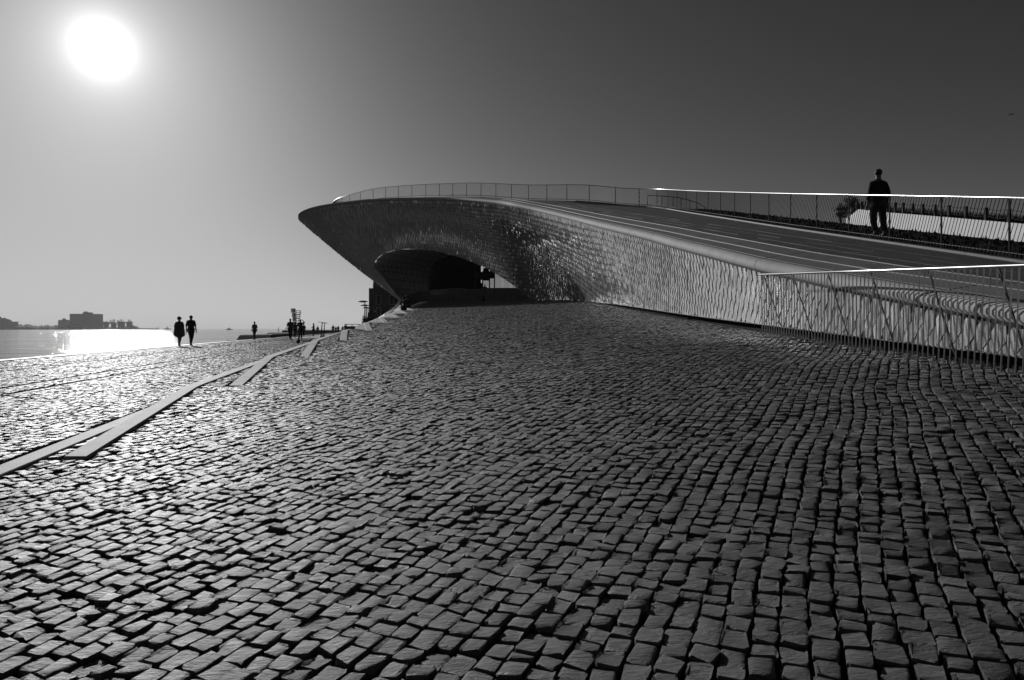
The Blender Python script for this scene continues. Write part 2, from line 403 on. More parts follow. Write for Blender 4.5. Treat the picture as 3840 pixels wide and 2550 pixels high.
# ------------------------------------------------------------------ water
def water_mat():
    m = bpy.data.materials.new('river_water'); m.use_nodes = True; t = m.node_tree; b = t.nodes['Principled BSDF']; K = t.nodes.new; J = t.links.new
    b.inputs['Base Color'].default_value = (.02, .02, .02, 1); b.inputs['Roughness'].default_value = .07; b.inputs['IOR'].default_value = 1.33
    g = K('ShaderNodeNewGeometry')
    prev = None
    for sc, dist_, st, rot in ((1.3, .15, 1.0, .4), (.22, .9, .8, .2), (.03, 5.0, .5, 0)):
        mp = K('ShaderNodeMapping'); mp.inputs['Scale'].default_value = (.55, 1.3, 1); mp.inputs['Rotation'].default_value = (0, 0, rot); J(g.outputs['Position'], mp.inputs['Vector'])
        n = K('ShaderNodeTexNoise'); n.inputs['Scale'].default_value = sc; n.inputs['Detail'].default_value = 5; J(mp.outputs[0], n.inputs['Vector'])
        bp = K('ShaderNodeBump'); bp.inputs['Strength'].default_value = st; bp.inputs['Distance'].default_value = dist_; J(n.outputs['Fac'], bp.inputs['Height'])
        if prev: J(prev, bp.inputs['Normal'])
        prev = bp.outputs[0]
    J(prev, b.inputs['Normal'])
    return m
wt = link('river_water', mesh_np('river_water', np.array([(-12000, -100, -1.9), (9000, -100, -1.9), (9000, 12000, -1.9), (-12000, 12000, -1.9)]), np.array([(0, 1, 2, 3)]), water_mat())); wt['kind'] = 'structure'
# quay wall with pale kerb
q = MB(); ys_ = [0, 10, 22.4, 36, 50.5, 80, 149, 250, 400]
for a_, b_ in zip(ys_[:-1], ys_[1:]):
    xa_, xb_ = float(quay_x(a_)), float(quay_x(b_))
    q.hexa([(xa_, a_, -3), (xa_ + .45, a_, -3), (xb_ + .45, b_, -3), (xb_, b_, -3)], [(xa_, a_, .03), (xa_ + .45, a_, .03), (xb_ + .45, b_, .03), (xb_, b_, .03)])
o = q.build('quay_wall', M['quay']); tag(o, 'pale stone quay edge between the cobbled promenade and the river', 'quay')
# long grooves (old track slots) in the promenade
for off in (2.6, 3.2, 5.8, 6.5):
    g_ = MB(); yr = [6, 14, 22.4, 36, 50.5, 74]
    for a_, b_ in zip(yr[:-1], yr[1:]):
        xs0 = float(quay_x(a_)) + off; xs1 = float(quay_x(b_)) + off
        g_.hexa([(xs0 - .035, a_, -.05), (xs0 + .035, a_, -.05), (xs1 + .035, b_, -.05), (xs1 - .035, b_, -.05)], [(xs0 - .035, a_, -.012), (xs0 + .035, a_, -.012), (xs1 + .035, b_, -.012), (xs1 - .035, b_, -.012)])
    g_.build('track_slot', M['rubber'], prom)

# ------------------------------------------------------------------ riverside steps: concrete edgings that rise out of the slope
steps = empty('riverside_steps', (0, 0, 0)); tag(steps, 'long pale concrete step edgings fanning out of the cobbled slope towards the river', 'steps')
def edging(fn, y0, y1, zf_, wdt, name='step_edge', deep=.32, n=40, dz=.0):
    ysn = np.concatenate([np.linspace(y0, min(y0 + 14, y1), n), np.arange(y0 + 16, y1, 3.0)]) if y1 > y0 + 14 else np.linspace(y0, y1, n)
    mb = MB(); v = mb.v; f = mb.f
    for yq in ysn:
        xq = float(fn(yq)); z = zf_(yq); v += [(xq, yq, z - deep), (xq + wdt, yq, z - deep), (xq + wdt, yq, z - .006), (xq + wdt - .006, yq, z), (xq + .006, yq, z), (xq, yq, z - .006)]
    m_ = len(ysn)
    for i in range(m_ - 1):
        for j in range(6):
            a_ = i * 6 + j; b_ = i * 6 + (j + 1) % 6; f.append([a_, b_, b_ + 6, a_ + 6])
    f.append([5, 4, 3, 2, 1, 0]); e = (m_ - 1) * 6; f.append([e + j for j in range(6)])
    return mb.build(name, M['concrete'], steps)
# joints cut the edging into slabs
def edging_run(k, fn, y0, y1, z):
    if k <= 3:
        cuts = [y0]; L_ = 3.2
        while cuts[-1] < y1 - 1: cuts.append(min(cuts[-1] + L_, y1)); L_ *= 1.25
        for a_, b_ in zip(cuts[:-1], cuts[1:]): edging(fn, a_, b_ - .006, z, .185, n=12)
    else: edging(fn, y0, y1, z, .20)
edging_run(0, lambda q_: xa(q_), .3, 90, lambda y: .004)
for k in range(KN):
    edging_run(k, lambda q_, k=k: line_x(k, np.array(float(q_))), YS[k], 90, lambda y, k=k: float(top_z(k, y)) + .008)

# ------------------------------------------------------------------ museum: lofted tiled shell
def DY(Y): return Y if Y < 44 else 44 + (Y - 44) * 1.35
KEYS = [  # edge (bottom of the coping) px, py, Y | lower line px, py, Y | inward bulge
    (1130, 349.4, 6.15, 1130, 370.7, 6.2, .0), (1024, 324.8, 7.3, 1024, 357.3, 7.36, .0), (852.7, 290.8, 10.5, 858, 336.5, 10.38, .0), (800, 279, 12.12, 806, 329.9, 11.9, .02),
    (756, 269, 13.7, 765, 324.7, 13.55, .04), (709.5, 256.4, 16.2, 722, 319.3, 15.6, .03), (673.8, 246.9, 18.9, 690, 315, 17.9, .03), (645, 238.6, 22, 664, 311.2, 20.5, .03),
    (600, 227.4, 28, 628, 305.8, 26, .04), (573.3, 220.4, 33, 603, 302.8, 32, .08), (538.4, 211.7, 39.5, 578.5, 300.5, 39, .2), (515, 206.6, 43.5, 556, 300.2, 45, .5),
    (497.4, 203.6, 46.5, 536, 300, 50, .6), (466, 201, 50.5, 507.4, 280, 51.8, .5), (441.5, 199.9, 53, 482, 265.5, 54, .6), (404, 199.8, 55.5, 446.5, 253.3, 56.2, .6),
    (379, 200.7, 57, 418, 249, 58.1, .6), (354.5, 202.6, 58, 398, 249.5, 59.6, .6), (329.7, 205.7, 59, 384, 253.5, 61, .5), (311, 209.4, 60, 377, 259, 62.5, .3),
    (300.5, 213.5, 61.5, 375, 266, 64, .1), (298.6, 217, 63, 385.6, 280, 65.3, -.1), (301, 219.5, 65, 402.4, 300, 66.5, -.3), (315, 223, 70, 405, 300.5, 70, -.3), (345, 230, 78, 412, 301, 78, 0)]
KE = np.array([P(k[0], k[1], DY(k[2])) for k in KEYS]); KL = np.array([P(k[3], k[4], DY(k[5])) for k in KEYS]); KB = np.array([k[6] for k in KEYS])
def cr(A, t):
    n = len(A); i = min(int(t), n - 2); u = t - i
    p0, p1, p2, p3 = A[max(i - 1, 0)], A[i], A[i + 1], A[min(i + 2, n - 1)]
    return .5 * ((2 * p1) + (-p0 + p2) * u + (2 * p0 - 5 * p1 + 4 * p2 - p3) * u * u + (-p0 + 3 * p1 - 3 * p2 + p3) * u ** 3)
# resample by length of the upper edge
TT = np.linspace(0, len(KE) - 1, 1600); EP = np.array([cr(KE, t) for t in TT]); EL = np.concatenate([[0], np.cumsum(np.linalg.norm(np.diff(EP, axis=0), axis=1))])
def t_at(s): return float(np.interp(s, EL, TT))
def shell(t, v):
    e = cr(KE, t); l = cr(KL, t); b = float(np.interp(t, range(len(KB)), KB))
    # inward direction: horizontal normal of the edge curve, pointing inside the building
    d = cr(KE, min(t + .05, len(KE) - 1)) - cr(KE, max(t - .05, 0)); nrm = np.array([d[1], -d[0], 0]); nrm /= (np.linalg.norm(nrm) + 1e-9)
    inw = nrm + np.array([0, 0, .25]); ob = float(np.interp(t, [0, 8, 10, 12, 16, 19, 21, 22], [0, 0, .16, .30, .26, .22, .1, 0]))
    nose = math.sin(math.pi * min(v / .36, 1.0)) * ob
    return e + (l - e) * v + inw * b * 4 * v * (1 - v) - nrm * nose
STOT = EL[-1]
museum = empty('museum_building', (0, 0, 0)); tag(museum, 'low sweeping museum with an overhanging shell of glazed tiles and a walkable sloping roof', 'museum')
# backing skin
nt_, nv_ = 260, 14
V = np.array([shell(t_at(s), v) for s in np.linspace(0, STOT, nt_) for v in np.linspace(0, 1, nv_)])
Fq = np.array([(i * nv_ + j, i * nv_ + j + 1, (i + 1) * nv_ + j + 1, (i + 1) * nv_ + j) for i in range(nt_ - 1) for j in range(nv_ - 1)])
link('shell_skin', mesh_np('shell_skin', V, Fq, M['backing'], True), museum)
# tiles
CW, RH = .235, .345
tiles = []
S0 = [0.0]; CWS = []
while S0[-1] < STOT - .4:
    CWS.append(.235 + .095 * float(np.interp(t_at(S0[-1]), [9, 13], [0, 1]))); S0.append(S0[-1] + CWS[-1])
ncol = len(CWS)
for ci in range(ncol):
    s0 = S0[ci]; CW = CWS[ci]; cols = [t_at(s0 + .005), t_at(s0 + CW * .5), t_at(s0 + CW - .005)]
    e = cr(KE, cols[1]); l = cr(KL, cols[1]); Lp = float(np.linalg.norm(l - e)); 
    if cols[1] > len(KE) - 2.2: continue
    prof = [[shell(t, v) for v in np.linspace(0, 1, 13)] for t in cols]; prof = np.array(prof)
    lens = np.concatenate([[0], np.cumsum(np.linalg.norm(np.diff(prof[1], axis=0), axis=1))]); Lp = lens[-1]
    nr = int(Lp / RH) + 2
    for r in range(-1, nr):
        pts = []; dtop = r * RH; skip = False
        for fr in (0.0, .48, .52, 1.0):
            sl = -.10 + .25 * fr
            d0 = min(max(dtop + sl, 0.01), Lp); d1 = min(max(dtop + RH - .014 + sl, 0.01), Lp)
            pts.append((d0, d1))
        if max(p[1] - p[0] for p in pts) < (.05 if cols[1] < 6 else .12): continue
        big3 = float(np.interp(cols[1], [0, 7, 12, 24], [0, .15, 1, 1])); cv = float(np.interp(cols[1], [9, 13], [0, 1])); tilt = random.gauss(0, .002 + .008 * big3 + .010 * cv); ridge = (.001 + .040 * big3 + .045 * cv) + random.gauss(0, .001 + .006 * big3 + .012 * cv)
        col = []
        for c_, fr in enumerate((0.0, .48, .52, 1.0)):
            for d in pts[c_]:
                u = np.interp(d, lens, np.linspace(0, 12, 13)); i = min(int(u), 11); f_ = u - i
                pa_ = [prof[q_][i] * (1 - f_) + prof[q_][i + 1] * f_ for q_ in range(3)]
                col.append(pa_[0] + (pa_[1] - pa_[0]) * fr * 2 if fr <= .5 else pa_[1] + (pa_[2] - pa_[1]) * (fr * 2 - 1))
        col = np.array(col)
        a_ = col[6] - col[0]; b_ = col[3] - col[2]
        nn = np.cross(a_, b_); ln = np.linalg.norm(nn)
        if ln < 1e-7: continue
        nn /= ln
        cen = col.mean(0)
        # outward = away from the inward direction of the shell
        tm = cols[1]; dd = cr(KE, min(tm + .05, len(KE) - 1)) - cr(KE, max(tm - .05, 0)); inw = np.array([dd[1], -dd[0], 0])
        if np.dot(nn, inw) > 0: nn = -nn
        hi = .003 + .004 * big3; lo = .007 + .070 * float(np.interp(cols[1], [0, 8, 12.5, 24], [0, .15, 1, 1]))
        hts = [hi + tilt, lo - tilt, hi + ridge, lo + ridge, hi + ridge, lo + ridge, hi - tilt, lo + tilt]
        top = col + nn[None] * np.array(hts)[:, None]
        bot = col + nn[None] * .001
        tiles.append((ci, cen, np.concatenate([top, bot])))
tf = [(0, 1, 3, 2), (4, 5, 7, 6), (1, 9, 11, 3), (5, 13, 15, 7), (0, 8, 9, 1), (6, 7, 15, 14), (0, 2, 10, 8), (4, 6, 14, 12), (2, 3, 11, 10), (4, 12, 13, 5)]
dd_ = []
for i, (ci, c, v) in enumerate(tiles):
    px = CX + c[0] / c[1] * F
    area = np.linalg.norm(np.cross(v[6] - v[0], v[1] - v[0])) / (c[1] ** 2)
    dd_.append(area if px < 1030 and c[1] > 0 else 0)
big = set(np.argsort(-np.array(dd_))[:299].tolist())
for i in sorted(big):
    c = tiles[i][1]; o = link('tile', mesh_np('tile', tiles[i][2] - c, np.array(tf), M['tile']), museum); o.location = c
rest = [i for i in range(len(tiles)) if i not in big]
V = np.concatenate([tiles[i][2] for i in rest]); Fq = (np.array(tf)[None] + (np.arange(len(rest)) * 16)[:, None, None]).reshape(-1, 4)
o = link('tiles', mesh_np('tiles', V, Fq, M['tile']), museum); o['kind'] = 'stuff'
print('tiles', len(tiles))
pm_ = MB(); yp = [2, 5, 7.36, 9.5, 11.8, 15.6, 20.5, 26, 32, 39, 45, 50]
for a_, b_ in zip(yp[:-1], yp[1:]):
    xa_, xb_ = float(wall_x(a_)) + .14, float(wall_x(b_)) + .14; za_, zb_ = float(ramp_z(xa_, a_)), float(ramp_z(xb_, b_))
    pm_.hexa([(xa_, a_, za_ - .8), (xa_ + .3, a_, za_ - .8), (xb_ + .3, b_, zb_ - .8), (xb_, b_, zb_ - .8)], [(xa_, a_, za_ + .22), (xa_ + .3, a_, za_ + .22), (xb_ + .3, b_, zb_ + .22), (xb_, b_, zb_ + .22)])
pm_.build('plinth', M['black'], museum)
# bright metal drip line along the wall foot
pts = [Vector(shell(t, 1.0)) + Vector((-.02, -.01, 0)) for t in np.linspace(0, 10.5, 90)]
MB().tube(pts, .012, 5).build('base_trim', M['strip'], museum)

# coping stones, pavers, roof
R_KEYS = []   # rail base points matching the keys of the edge
def zf(y): return -.214 + .205 * y
RK = [(9.0, 5.5, zf(5.5)), (9.0, 6.8, zf(6.8)), (9.0, 10, zf(10)), (9.0, 11.8, zf(11.8)), (9.0, 13.5, zf(13.5)), (9.0, 16.2, zf(16.2)), (9.0, 19.2, zf(19.2)), (9.05, 23, zf(23)),
      (9.15, 29.5, zf(29.5) + .02), (9.15, 35, zf(35) + .05), (8.9, 41.5, 8.42), (7.3, 44.5, 9.09), (4.77, 46.5, 9.73), (1.19, 50.5, 10.57)]
for (px, py, Y_) in ((477, 182.9, 52.5), (433.7, 184.0, 56), (400, 185.9, 58.5), (375, 188.6, 60.5), (355.6, 193, 62), (345, 196.0, 63.3), (338, 198.6, 64.8), (334, 201, 67), (334, 203, 71), (345, 206, 77), (360, 209, 84)):
    p = P(px, py, DY(Y_)); RK.append((p.x, p.y, p.z - 1.1))
RK = np.array(RK[:len(KE)])
def edge_frame(t):
    e = cr(KE, t); d = cr(KE, min(t + .05, len(KE) - 1)) - cr(KE, max(t - .05, 0)); n_ = np.array([d[1], -d[0], 0]); n_ /= np.linalg.norm(n_)
    return e, n_            # n_ points inward over the roof
PROF = [(0.03, -.03), (-.03, .0), (-.055, .05), (-.055, .10), (-.035, .15), (.01, .19), (.08, .215), (.17, .225), (.17, .05), (.03, .0)]
def coping(s0, s1, n=7):
    V = []; Fq = []
    for s in np.linspace(s0, s1, n):
        e, n_ = edge_frame(t_at(s))
        for (a_, b_) in PROF: V.append(e + n_ * a_ + np.array([0, 0, b_]))
    m_ = len(PROF)
    for i in range(n - 1):
        for j in range(m_): Fq.append((i * m_ + j, i * m_ + (j + 1) % m_, (i + 1) * m_ + (j + 1) % m_, (i + 1) * m_ + j))
    nV = len(V); V += V[:m_] + V[(n - 1) * m_:n * m_]; Fq = [list(f) for f in Fq] + [[nV + j for j in range(m_)][::-1], [nV + m_ + j for j in range(m_)]]
    V = np.array(V); c = V.mean(0); me = mesh_np('coping_stone', V - c, Fq, M['coping'])
    me.polygons.foreach_set('use_smooth', [len(p.vertices) == 4 for p in me.polygons])
    o = link('coping_stone', me, museum); o.location = c
s = 0.0
while s < EL[-1] - 8:
    coping(s + .009, min(s + 2.55, EL[-1]) - .009); s += 2.55
# near-black tube under the coping: the shade of a gap put into its colour
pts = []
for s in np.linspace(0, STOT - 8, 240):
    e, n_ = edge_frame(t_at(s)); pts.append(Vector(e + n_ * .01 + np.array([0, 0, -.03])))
MB().tube(pts, .028, 5).build('gap_shade_tube', M['dark'], museum)
# roof: loft edge -> rail and beyond; first rows are separate pavers
def roof_pt(t, a_):
    """a_ metres inward from the coping; blends to the rail line"""
    e, n_ = edge_frame(t); r = cr(RK, t)
    base = np.array([e[0], e[1], 0]) + n_ * .17; top = e[2] + .225
    tot = max(np.linalg.norm((r - base)[:2]), .3)
    u = np.clip(a_ / tot, 0, 1)
    p = base + np.array([(r - base)[0], (r - base)[1], 0]) * u
    if tot > 3: z = np.interp(a_, [0, .35, .85, tot], [top, top + .06, e[2] + .36 + (r[2] - e[2] - .36) * .85 / tot, r[2]])
    else: z = top + (r[2] - top) * u
    return np.array([p[0], p[1], z])
def roof_panel(name, s0, s1, a0, a1, m_, dz=0.0, n=5, gap=.02):
    V = []; Fq = []
    for s in np.linspace(s0 + gap, s1 - gap, n):
        t = t_at(s)
        for a_ in (a0 + gap, a1 - gap):
            p = roof_pt(t, a_); V.append(p + np.array([0, 0, dz]));
        for a_ in (a0 + gap, a1 - gap):
            p = roof_pt(t, a_); V.append(p + np.array([0, 0, dz - .05]))
    for i in range(n - 1):
        b = i * 4; Fq += [(b, b + 1, b + 5, b + 4), (b, b + 4, b + 6, b + 2), (b + 1, b + 3, b + 7, b + 5)]
    Fq += [(0, 2, 3, 1), ((n - 1) * 4, (n - 1) * 4 + 1, (n - 1) * 4 + 3, (n - 1) * 4 + 2)]
    V = np.array(V); c = V.mean(0)
    o = link(name, mesh_np(name, V - c, np.array(Fq), m_), museum); o.location = c
# underlayer of the whole roof
ss = np.linspace(0, STOT, 160); V = []; AA = [0, .2, .36, .6, .85, 1.5, 3, 4.5, 9]
for s in ss:
    t = t_at(s)
    for a_ in AA: V.append(roof_pt(t, a_) + np.array([0, 0, -.03]))
m_ = len(AA); Fq = np.array([(i * m_ + j, i * m_ + j + 1, (i + 1) * m_ + j + 1, (i + 1) * m_ + j) for i in range(len(ss) - 1) for j in range(m_ - 1)])
link('roof', mesh_np('roof', V, Fq, M['paver2']), museum)
s = 0.0
while s < 42:
    roof_panel('roof_paver', s, s + 2.55, 0.0, .36, M['paver']); roof_panel('roof_paver', s, s + 2.55, .385, .86, M['paver'])
    roof_panel('metal_strip', s, s + 2.55, .362, .383, M['strip'], dz=.008, gap=.002)
    roof_panel('metal_strip', s, s + 2.55, .868, .892, M['strip'], dz=.008, gap=.002)
    # darker slate rows further in
    if s < 34:
        for (a0, a1) in ((.90, 1.5), (1.505, 2.1), (2.105, 2.7), (2.705, 3.3)):
            of = random.choice((0, .6, 1.2)); roof_panel('slate_paver', s + of * 0, s + 1.3, a0, a1, M['paver2'], dz=random.uniform(-.002, .002), gap=.006); roof_panel('slate_paver', s + 1.3, s + 2.55, a0, a1, M['paver2'], dz=random.uniform(-.002, .002), gap=.006)
    s += 2.55
# roof behind the canopy, closing to the back (out of sight from the slope)
BK = RK.copy(); 
for i in range(len(BK)):
    BK[i] = RK[i] + (np.array([11.0, 78.0, RK[i][2] - 1.0]) - RK[i]) * (.0 if i < 9 else min(1, .25 + (i - 9) * .12))
V = []; 
for t in np.linspace(9, len(KE) - 1, 70):
    r = cr(RK, min(t, len(RK) - 1.001)); b = np.array([14.0, 104.0, 9.0]); 
    for u in (0, .3, .6, 1.0):
        p = r + (b - r) * u; V.append((p[0], p[1], r[2] - .04 - (r[2] - 8.0) * u * .5))
Fq = np.array([(i * 4 + j, i * 4 + j + 1, (i + 1) * 4 + j + 1, (i + 1) * 4 + j) for i in range(69) for j in range(3)])
link('rear_roof', mesh_np('rear_roof', V, Fq, M['paver2']), museum)
# planted bank beyond the railing
V = []; Fq = []; yb = np.arange(5, 42.5, .5); nx_ = 16
for y_ in yb:
    for i in range(nx_):
        x_ = 9.12 + (12.0 - 9.12) * i / (nx_ - 1); V.append((x_, y_, zf(y_) - .02 + (random.uniform(-.03, .04) if 0 < i else 0)))
Fq = np.array([(j * nx_ + i, j * nx_ + i + 1, (j + 1) * nx_ + i + 1, (j + 1) * nx_ + i) for j in range(len(yb) - 1) for i in range(nx_ - 1)])
link('planted_roof_bank', mesh_np('planted_roof_bank', V, Fq, M['lawn']), museum)
b = MB(); b.hexa([(12, 5, -1), (12.3, 5, -1), (12.3, 42, 5), (12, 42, 5)], [(12, 5, zf(5) - .03), (12.3, 5, zf(5) - .03), (12.3, 42, zf(42) - .03), (12, 42, zf(42) - .03)]); b.build('bank_side', M['lawn'], museum)
# low grass tufts on the bank
gb = MB()
for _ in range(1500):
    x_ = random.uniform(9.3, 12.0); y_ = random.uniform(7, 41); z_ = zf(y_) - .02; h_ = random.uniform(.05, .13); a_ = random.uniform(0, 3.14); dx, dy = math.cos(a_) * .05, math.sin(a_) * .05
    n0 = len(gb.v); gb.v += [(x_ - dx, y_ - dy, z_), (x_ + dx, y_ + dy, z_), (x_ + random.uniform(-.04, .04), y_, z_ + h_)]; gb.f.append([n0, n0 + 1, n0 + 2])
o = gb.build('grass', M['lawn'], museum); o['kind'] = 'stuff'

# ---- under the arch
OUT = [(402.4, 300, 66.5), (393, 290, 66), (385.6, 280, 65.3), (378, 271, 64.5), (375, 266, 64), (377, 259, 62.5), (384, 253.5, 61), (398, 249.5, 59.6), (418, 249, 58.1), (446.5, 253.3, 56.2), (464, 258.3, 55), (482, 265.5, 54), (507.4, 280, 51.8), (536, 300, 50)]
INN = [(429, 301, 74.8), (428.6, 292, 74.8), (428.4, 284, 74.8), (428.6, 278, 74.8), (429.5, 272, 74.8), (431.5, 267, 74.8), (434.5, 262.5, 74.8), (441, 258, 74.2), (452, 255, 73.6), (466, 256, 72.4), (478, 260.5, 71.2), (492, 268, 69.4), (512, 281, 65.3), (534, 299, 59.4)]
V = []; n_u = 12
for o_, i_ in zip(OUT, INN):
    a_ = P(o_[0], o_[1], DY(o_[2])); b_ = P(i_[0], i_[1], DY(i_[2]))
    for j in range(n_u):
        u = j / (n_u - 1); p = a_.lerp(b_, u) + Vector((-.9, .6, .25)) * math.sin(math.pi * u) * (.9 if o_[0] < 400 else .4); V.append(tuple(p))
Fq = np.array([(i * n_u + j, i * n_u + j + 1, (i + 1) * n_u + j + 1, (i + 1) * n_u + j) for i in range(len(OUT) - 1) for j in range(n_u - 1)])
link('arch_soffit', mesh_np('arch_soffit', V, Fq, M['soffit'], True), museum)
# joints of the soffit panels, as slim proud ribs
rb = MB()
for j in range(1, n_u - 1):
    rb.tube([V[i * n_u + j] for i in range(0, 9)], .022, 4)
for i in range(1, 9):
    rb.tube([V[i * n_u + j] for j in range(n_u)], .022, 4)
rb.build('soffit_joints', M['backing'], museum)
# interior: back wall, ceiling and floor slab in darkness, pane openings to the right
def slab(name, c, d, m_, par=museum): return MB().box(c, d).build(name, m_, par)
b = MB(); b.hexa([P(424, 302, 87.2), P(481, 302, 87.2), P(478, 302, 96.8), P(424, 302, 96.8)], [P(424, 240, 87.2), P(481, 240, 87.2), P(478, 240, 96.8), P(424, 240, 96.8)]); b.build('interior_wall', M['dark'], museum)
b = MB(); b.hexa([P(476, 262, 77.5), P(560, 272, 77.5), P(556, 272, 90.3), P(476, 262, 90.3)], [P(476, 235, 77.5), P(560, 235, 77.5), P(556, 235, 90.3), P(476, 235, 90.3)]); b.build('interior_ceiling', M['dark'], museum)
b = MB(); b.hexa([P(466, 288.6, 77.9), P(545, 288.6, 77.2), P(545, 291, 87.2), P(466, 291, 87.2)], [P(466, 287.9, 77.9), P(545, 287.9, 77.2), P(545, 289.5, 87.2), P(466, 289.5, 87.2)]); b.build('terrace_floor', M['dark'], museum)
# glazed wall: mullions, spandrels and clear panes
gm = bpy.data.materials.new('clear_glass'); gm.use_nodes = True; t_ = gm.node_tree; t_.nodes.clear()
tr_ = t_.nodes.new('ShaderNodeBsdfTransparent'); tr_.inputs[0].default_value = (.8, .8, .8, 1); gl_ = t_.nodes.new('ShaderNodeBsdfGlossy'); gl_.inputs['Roughness'].default_value = .03; gl_.inputs[0].default_value = (.6, .6, .6, 1)
mx = t_.nodes.new('ShaderNodeMixShader'); mx.inputs[0].default_value = .12; t_.links.new(tr_.outputs[0], mx.inputs[1]); t_.links.new(gl_.outputs[0], mx.inputs[2]); oo = t_.nodes.new('ShaderNodeOutputMaterial'); t_.links.new(mx.outputs[0], oo.inputs[0])
YW = 80.5
for px in (475.0, 482.6, 489.5, 494.5, 502.3, 510.8, 519.8, 529):
    wv = .7 if px < 496 else .22
    slab('mullion', tuple((P(px, 276, YW) + P(px, 288.5, YW)) / 2 + Vector((0, 0, 0))), (wv * YW / F * 1.6, .2, 2.6), M['dsteel'])
for (x0, x1, y0, y1) in ((476, 482, 272, 280), (483.2, 489, 268, 280.5), (490, 494, 268, 278.5), (476, 482, 283, 288.5)):
    a_ = P(x0, y0, YW); b_ = P(x1, y1, YW); slab('spandrel', tuple((a_ + b_) / 2), (abs(b_.x - a_.x), .08, abs(a_.z - b_.z)), M['backing'] if y0 != 283 else M['dark'])
for x0, x1 in ((483.2, 489), (490, 494), (495, 501.8), (502.9, 510.2), (511.4, 519.2), (520.4, 528.4)):
    a_ = P(x0, 268, YW + .1); b_ = P(x1, 288, YW + .1); slab('pane', tuple((a_ + b_) / 2), (abs(b_.x - a_.x), .02, abs(a_.z - b_.z)), gm)
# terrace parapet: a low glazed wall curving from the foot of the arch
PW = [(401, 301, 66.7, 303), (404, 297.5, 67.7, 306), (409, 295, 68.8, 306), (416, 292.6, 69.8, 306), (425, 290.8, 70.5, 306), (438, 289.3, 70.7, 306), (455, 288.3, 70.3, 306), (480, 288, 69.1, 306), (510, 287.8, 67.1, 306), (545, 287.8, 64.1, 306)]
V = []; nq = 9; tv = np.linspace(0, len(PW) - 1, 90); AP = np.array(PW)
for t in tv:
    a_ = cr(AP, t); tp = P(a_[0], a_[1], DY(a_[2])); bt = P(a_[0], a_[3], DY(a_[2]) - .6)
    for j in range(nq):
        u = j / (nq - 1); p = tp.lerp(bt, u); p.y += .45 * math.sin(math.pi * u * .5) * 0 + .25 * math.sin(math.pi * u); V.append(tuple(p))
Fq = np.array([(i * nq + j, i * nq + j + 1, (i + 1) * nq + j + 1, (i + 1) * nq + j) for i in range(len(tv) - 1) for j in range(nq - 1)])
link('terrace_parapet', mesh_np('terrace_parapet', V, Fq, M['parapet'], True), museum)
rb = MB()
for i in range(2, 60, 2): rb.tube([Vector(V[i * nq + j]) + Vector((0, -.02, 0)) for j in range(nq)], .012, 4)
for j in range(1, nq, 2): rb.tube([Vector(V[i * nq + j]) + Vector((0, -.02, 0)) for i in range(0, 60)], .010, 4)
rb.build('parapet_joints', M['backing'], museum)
# outer wall sweeping down beside the steps
FT = [(398.5, 299, 66.5), (397.6, 302, 67.7), (395.6, 304.8, 70.0), (391.6, 308.8, 74.8), (386, 312.7, 81.9), (379, 317, 92.6), (372, 320.5, 102.1)]
FB = [(403, 303, 66.2), (401.5, 308, 67.2), (399, 311, 69.4), (392.6, 313.8, 74.2), (385, 316.4, 81.3), (379, 319, 92.0), (372, 322, 101.5)]
V = []; tl = []
for i_t in np.linspace(0, 6, 50):
    a_ = cr(np.array(FT), i_t); b_ = cr(np.array(FB), i_t); a_ = P(a_[0], a_[1], 74.4 + (a_[2] - 66.5) * .85); b_ = P(b_[0], b_[1], 74.2 + (b_[2] - 66.3) * .85)
    for j in range(7):
        u = j / 6; V.append(tuple(a_.lerp(b_, u) + Vector((.25, .1, 0)) * math.sin(math.pi * u)))
Fq = np.array([(i * 7 + j, i * 7 + j + 1, (i + 1) * 7 + j + 1, (i + 1) * 7 + j) for i in range(49) for j in range(6)])
link('outer_foot_wall', mesh_np('outer_foot_wall', V, Fq, M['tile'], False), museum)

# ------------------------------------------------------------------ roof railing
rail = empty('roof_railing', (0, 0, 0)); tag(rail, 'long steel railing with slanted bars running along the museum roof', 'railing')
TR = np.linspace(0, 22, 1500); RP = np.array([cr(RK, t) for t in TR]); RL = np.concatenate([[0], np.cumsum(np.linalg.norm(np.diff(RP, axis=0), axis=1))])
def rpt(s): return Vector((np.interp(s, RL, RP[:, 0]), np.interp(s, RL, RP[:, 1]), np.interp(s, RL, RP[:, 2])))
RT = RL[-1]
MB().tube([rpt(s) + Vector((0, 0, 1.1)) for s in np.arange(0, RT, .5)], .021, 8).build('handrail', M['steel'], rail, True)
MB().tube([rpt(s) + Vector((0, 0, .10)) for s in np.arange(0, RT, .5)], .014, 5).build('bottom_rail', M['dsteel'], rail, True)
s = 1.0; pm = None
while s < RT:
    p = rpt(s); c = p + Vector((0, 0, .55))
    if pm is None: pm = MB().box((0, 0, 0), (.04, .02, 1.1)).build('post', M['black'], rail); o = pm
    else: o = pm.copy(); COL.objects.link(o); o.parent = rail
    q_ = rpt(min(s + .3, RT)) - p; o.location = c; o.rotation_euler = (0, 0, math.atan2(q_.y, q_.x)); s += 2.0
bars = []; s = .1; SL = .42
while s < RT - .6:
    bars.append((rpt(s + SL) + Vector((0, 0, .02)), rpt(s) + Vector((0, 0, 1.09)), s)); s += .105
def barprio(b):
    c = (b[0] + b[1]) / 2; px = CX + c.x / c.y * F; return c.y if px < 1030 else 1e6
pr = sorted(range(len(bars)), key=lambda i: barprio(bars[i]))
top = set(pr[:295]); stuff = MB()
for i, (a_, b_, s_) in enumerate(bars):
    if i in top: 
        m__ = MB(); c = (a_ + b_) / 2; m__.tube([a_ - c, b_ - c], .0075, 4); o = m__.build('bar', M['dsteel'], rail); o.location = c
    else: stuff.tube([a_, b_], .008, 3, cap=False)
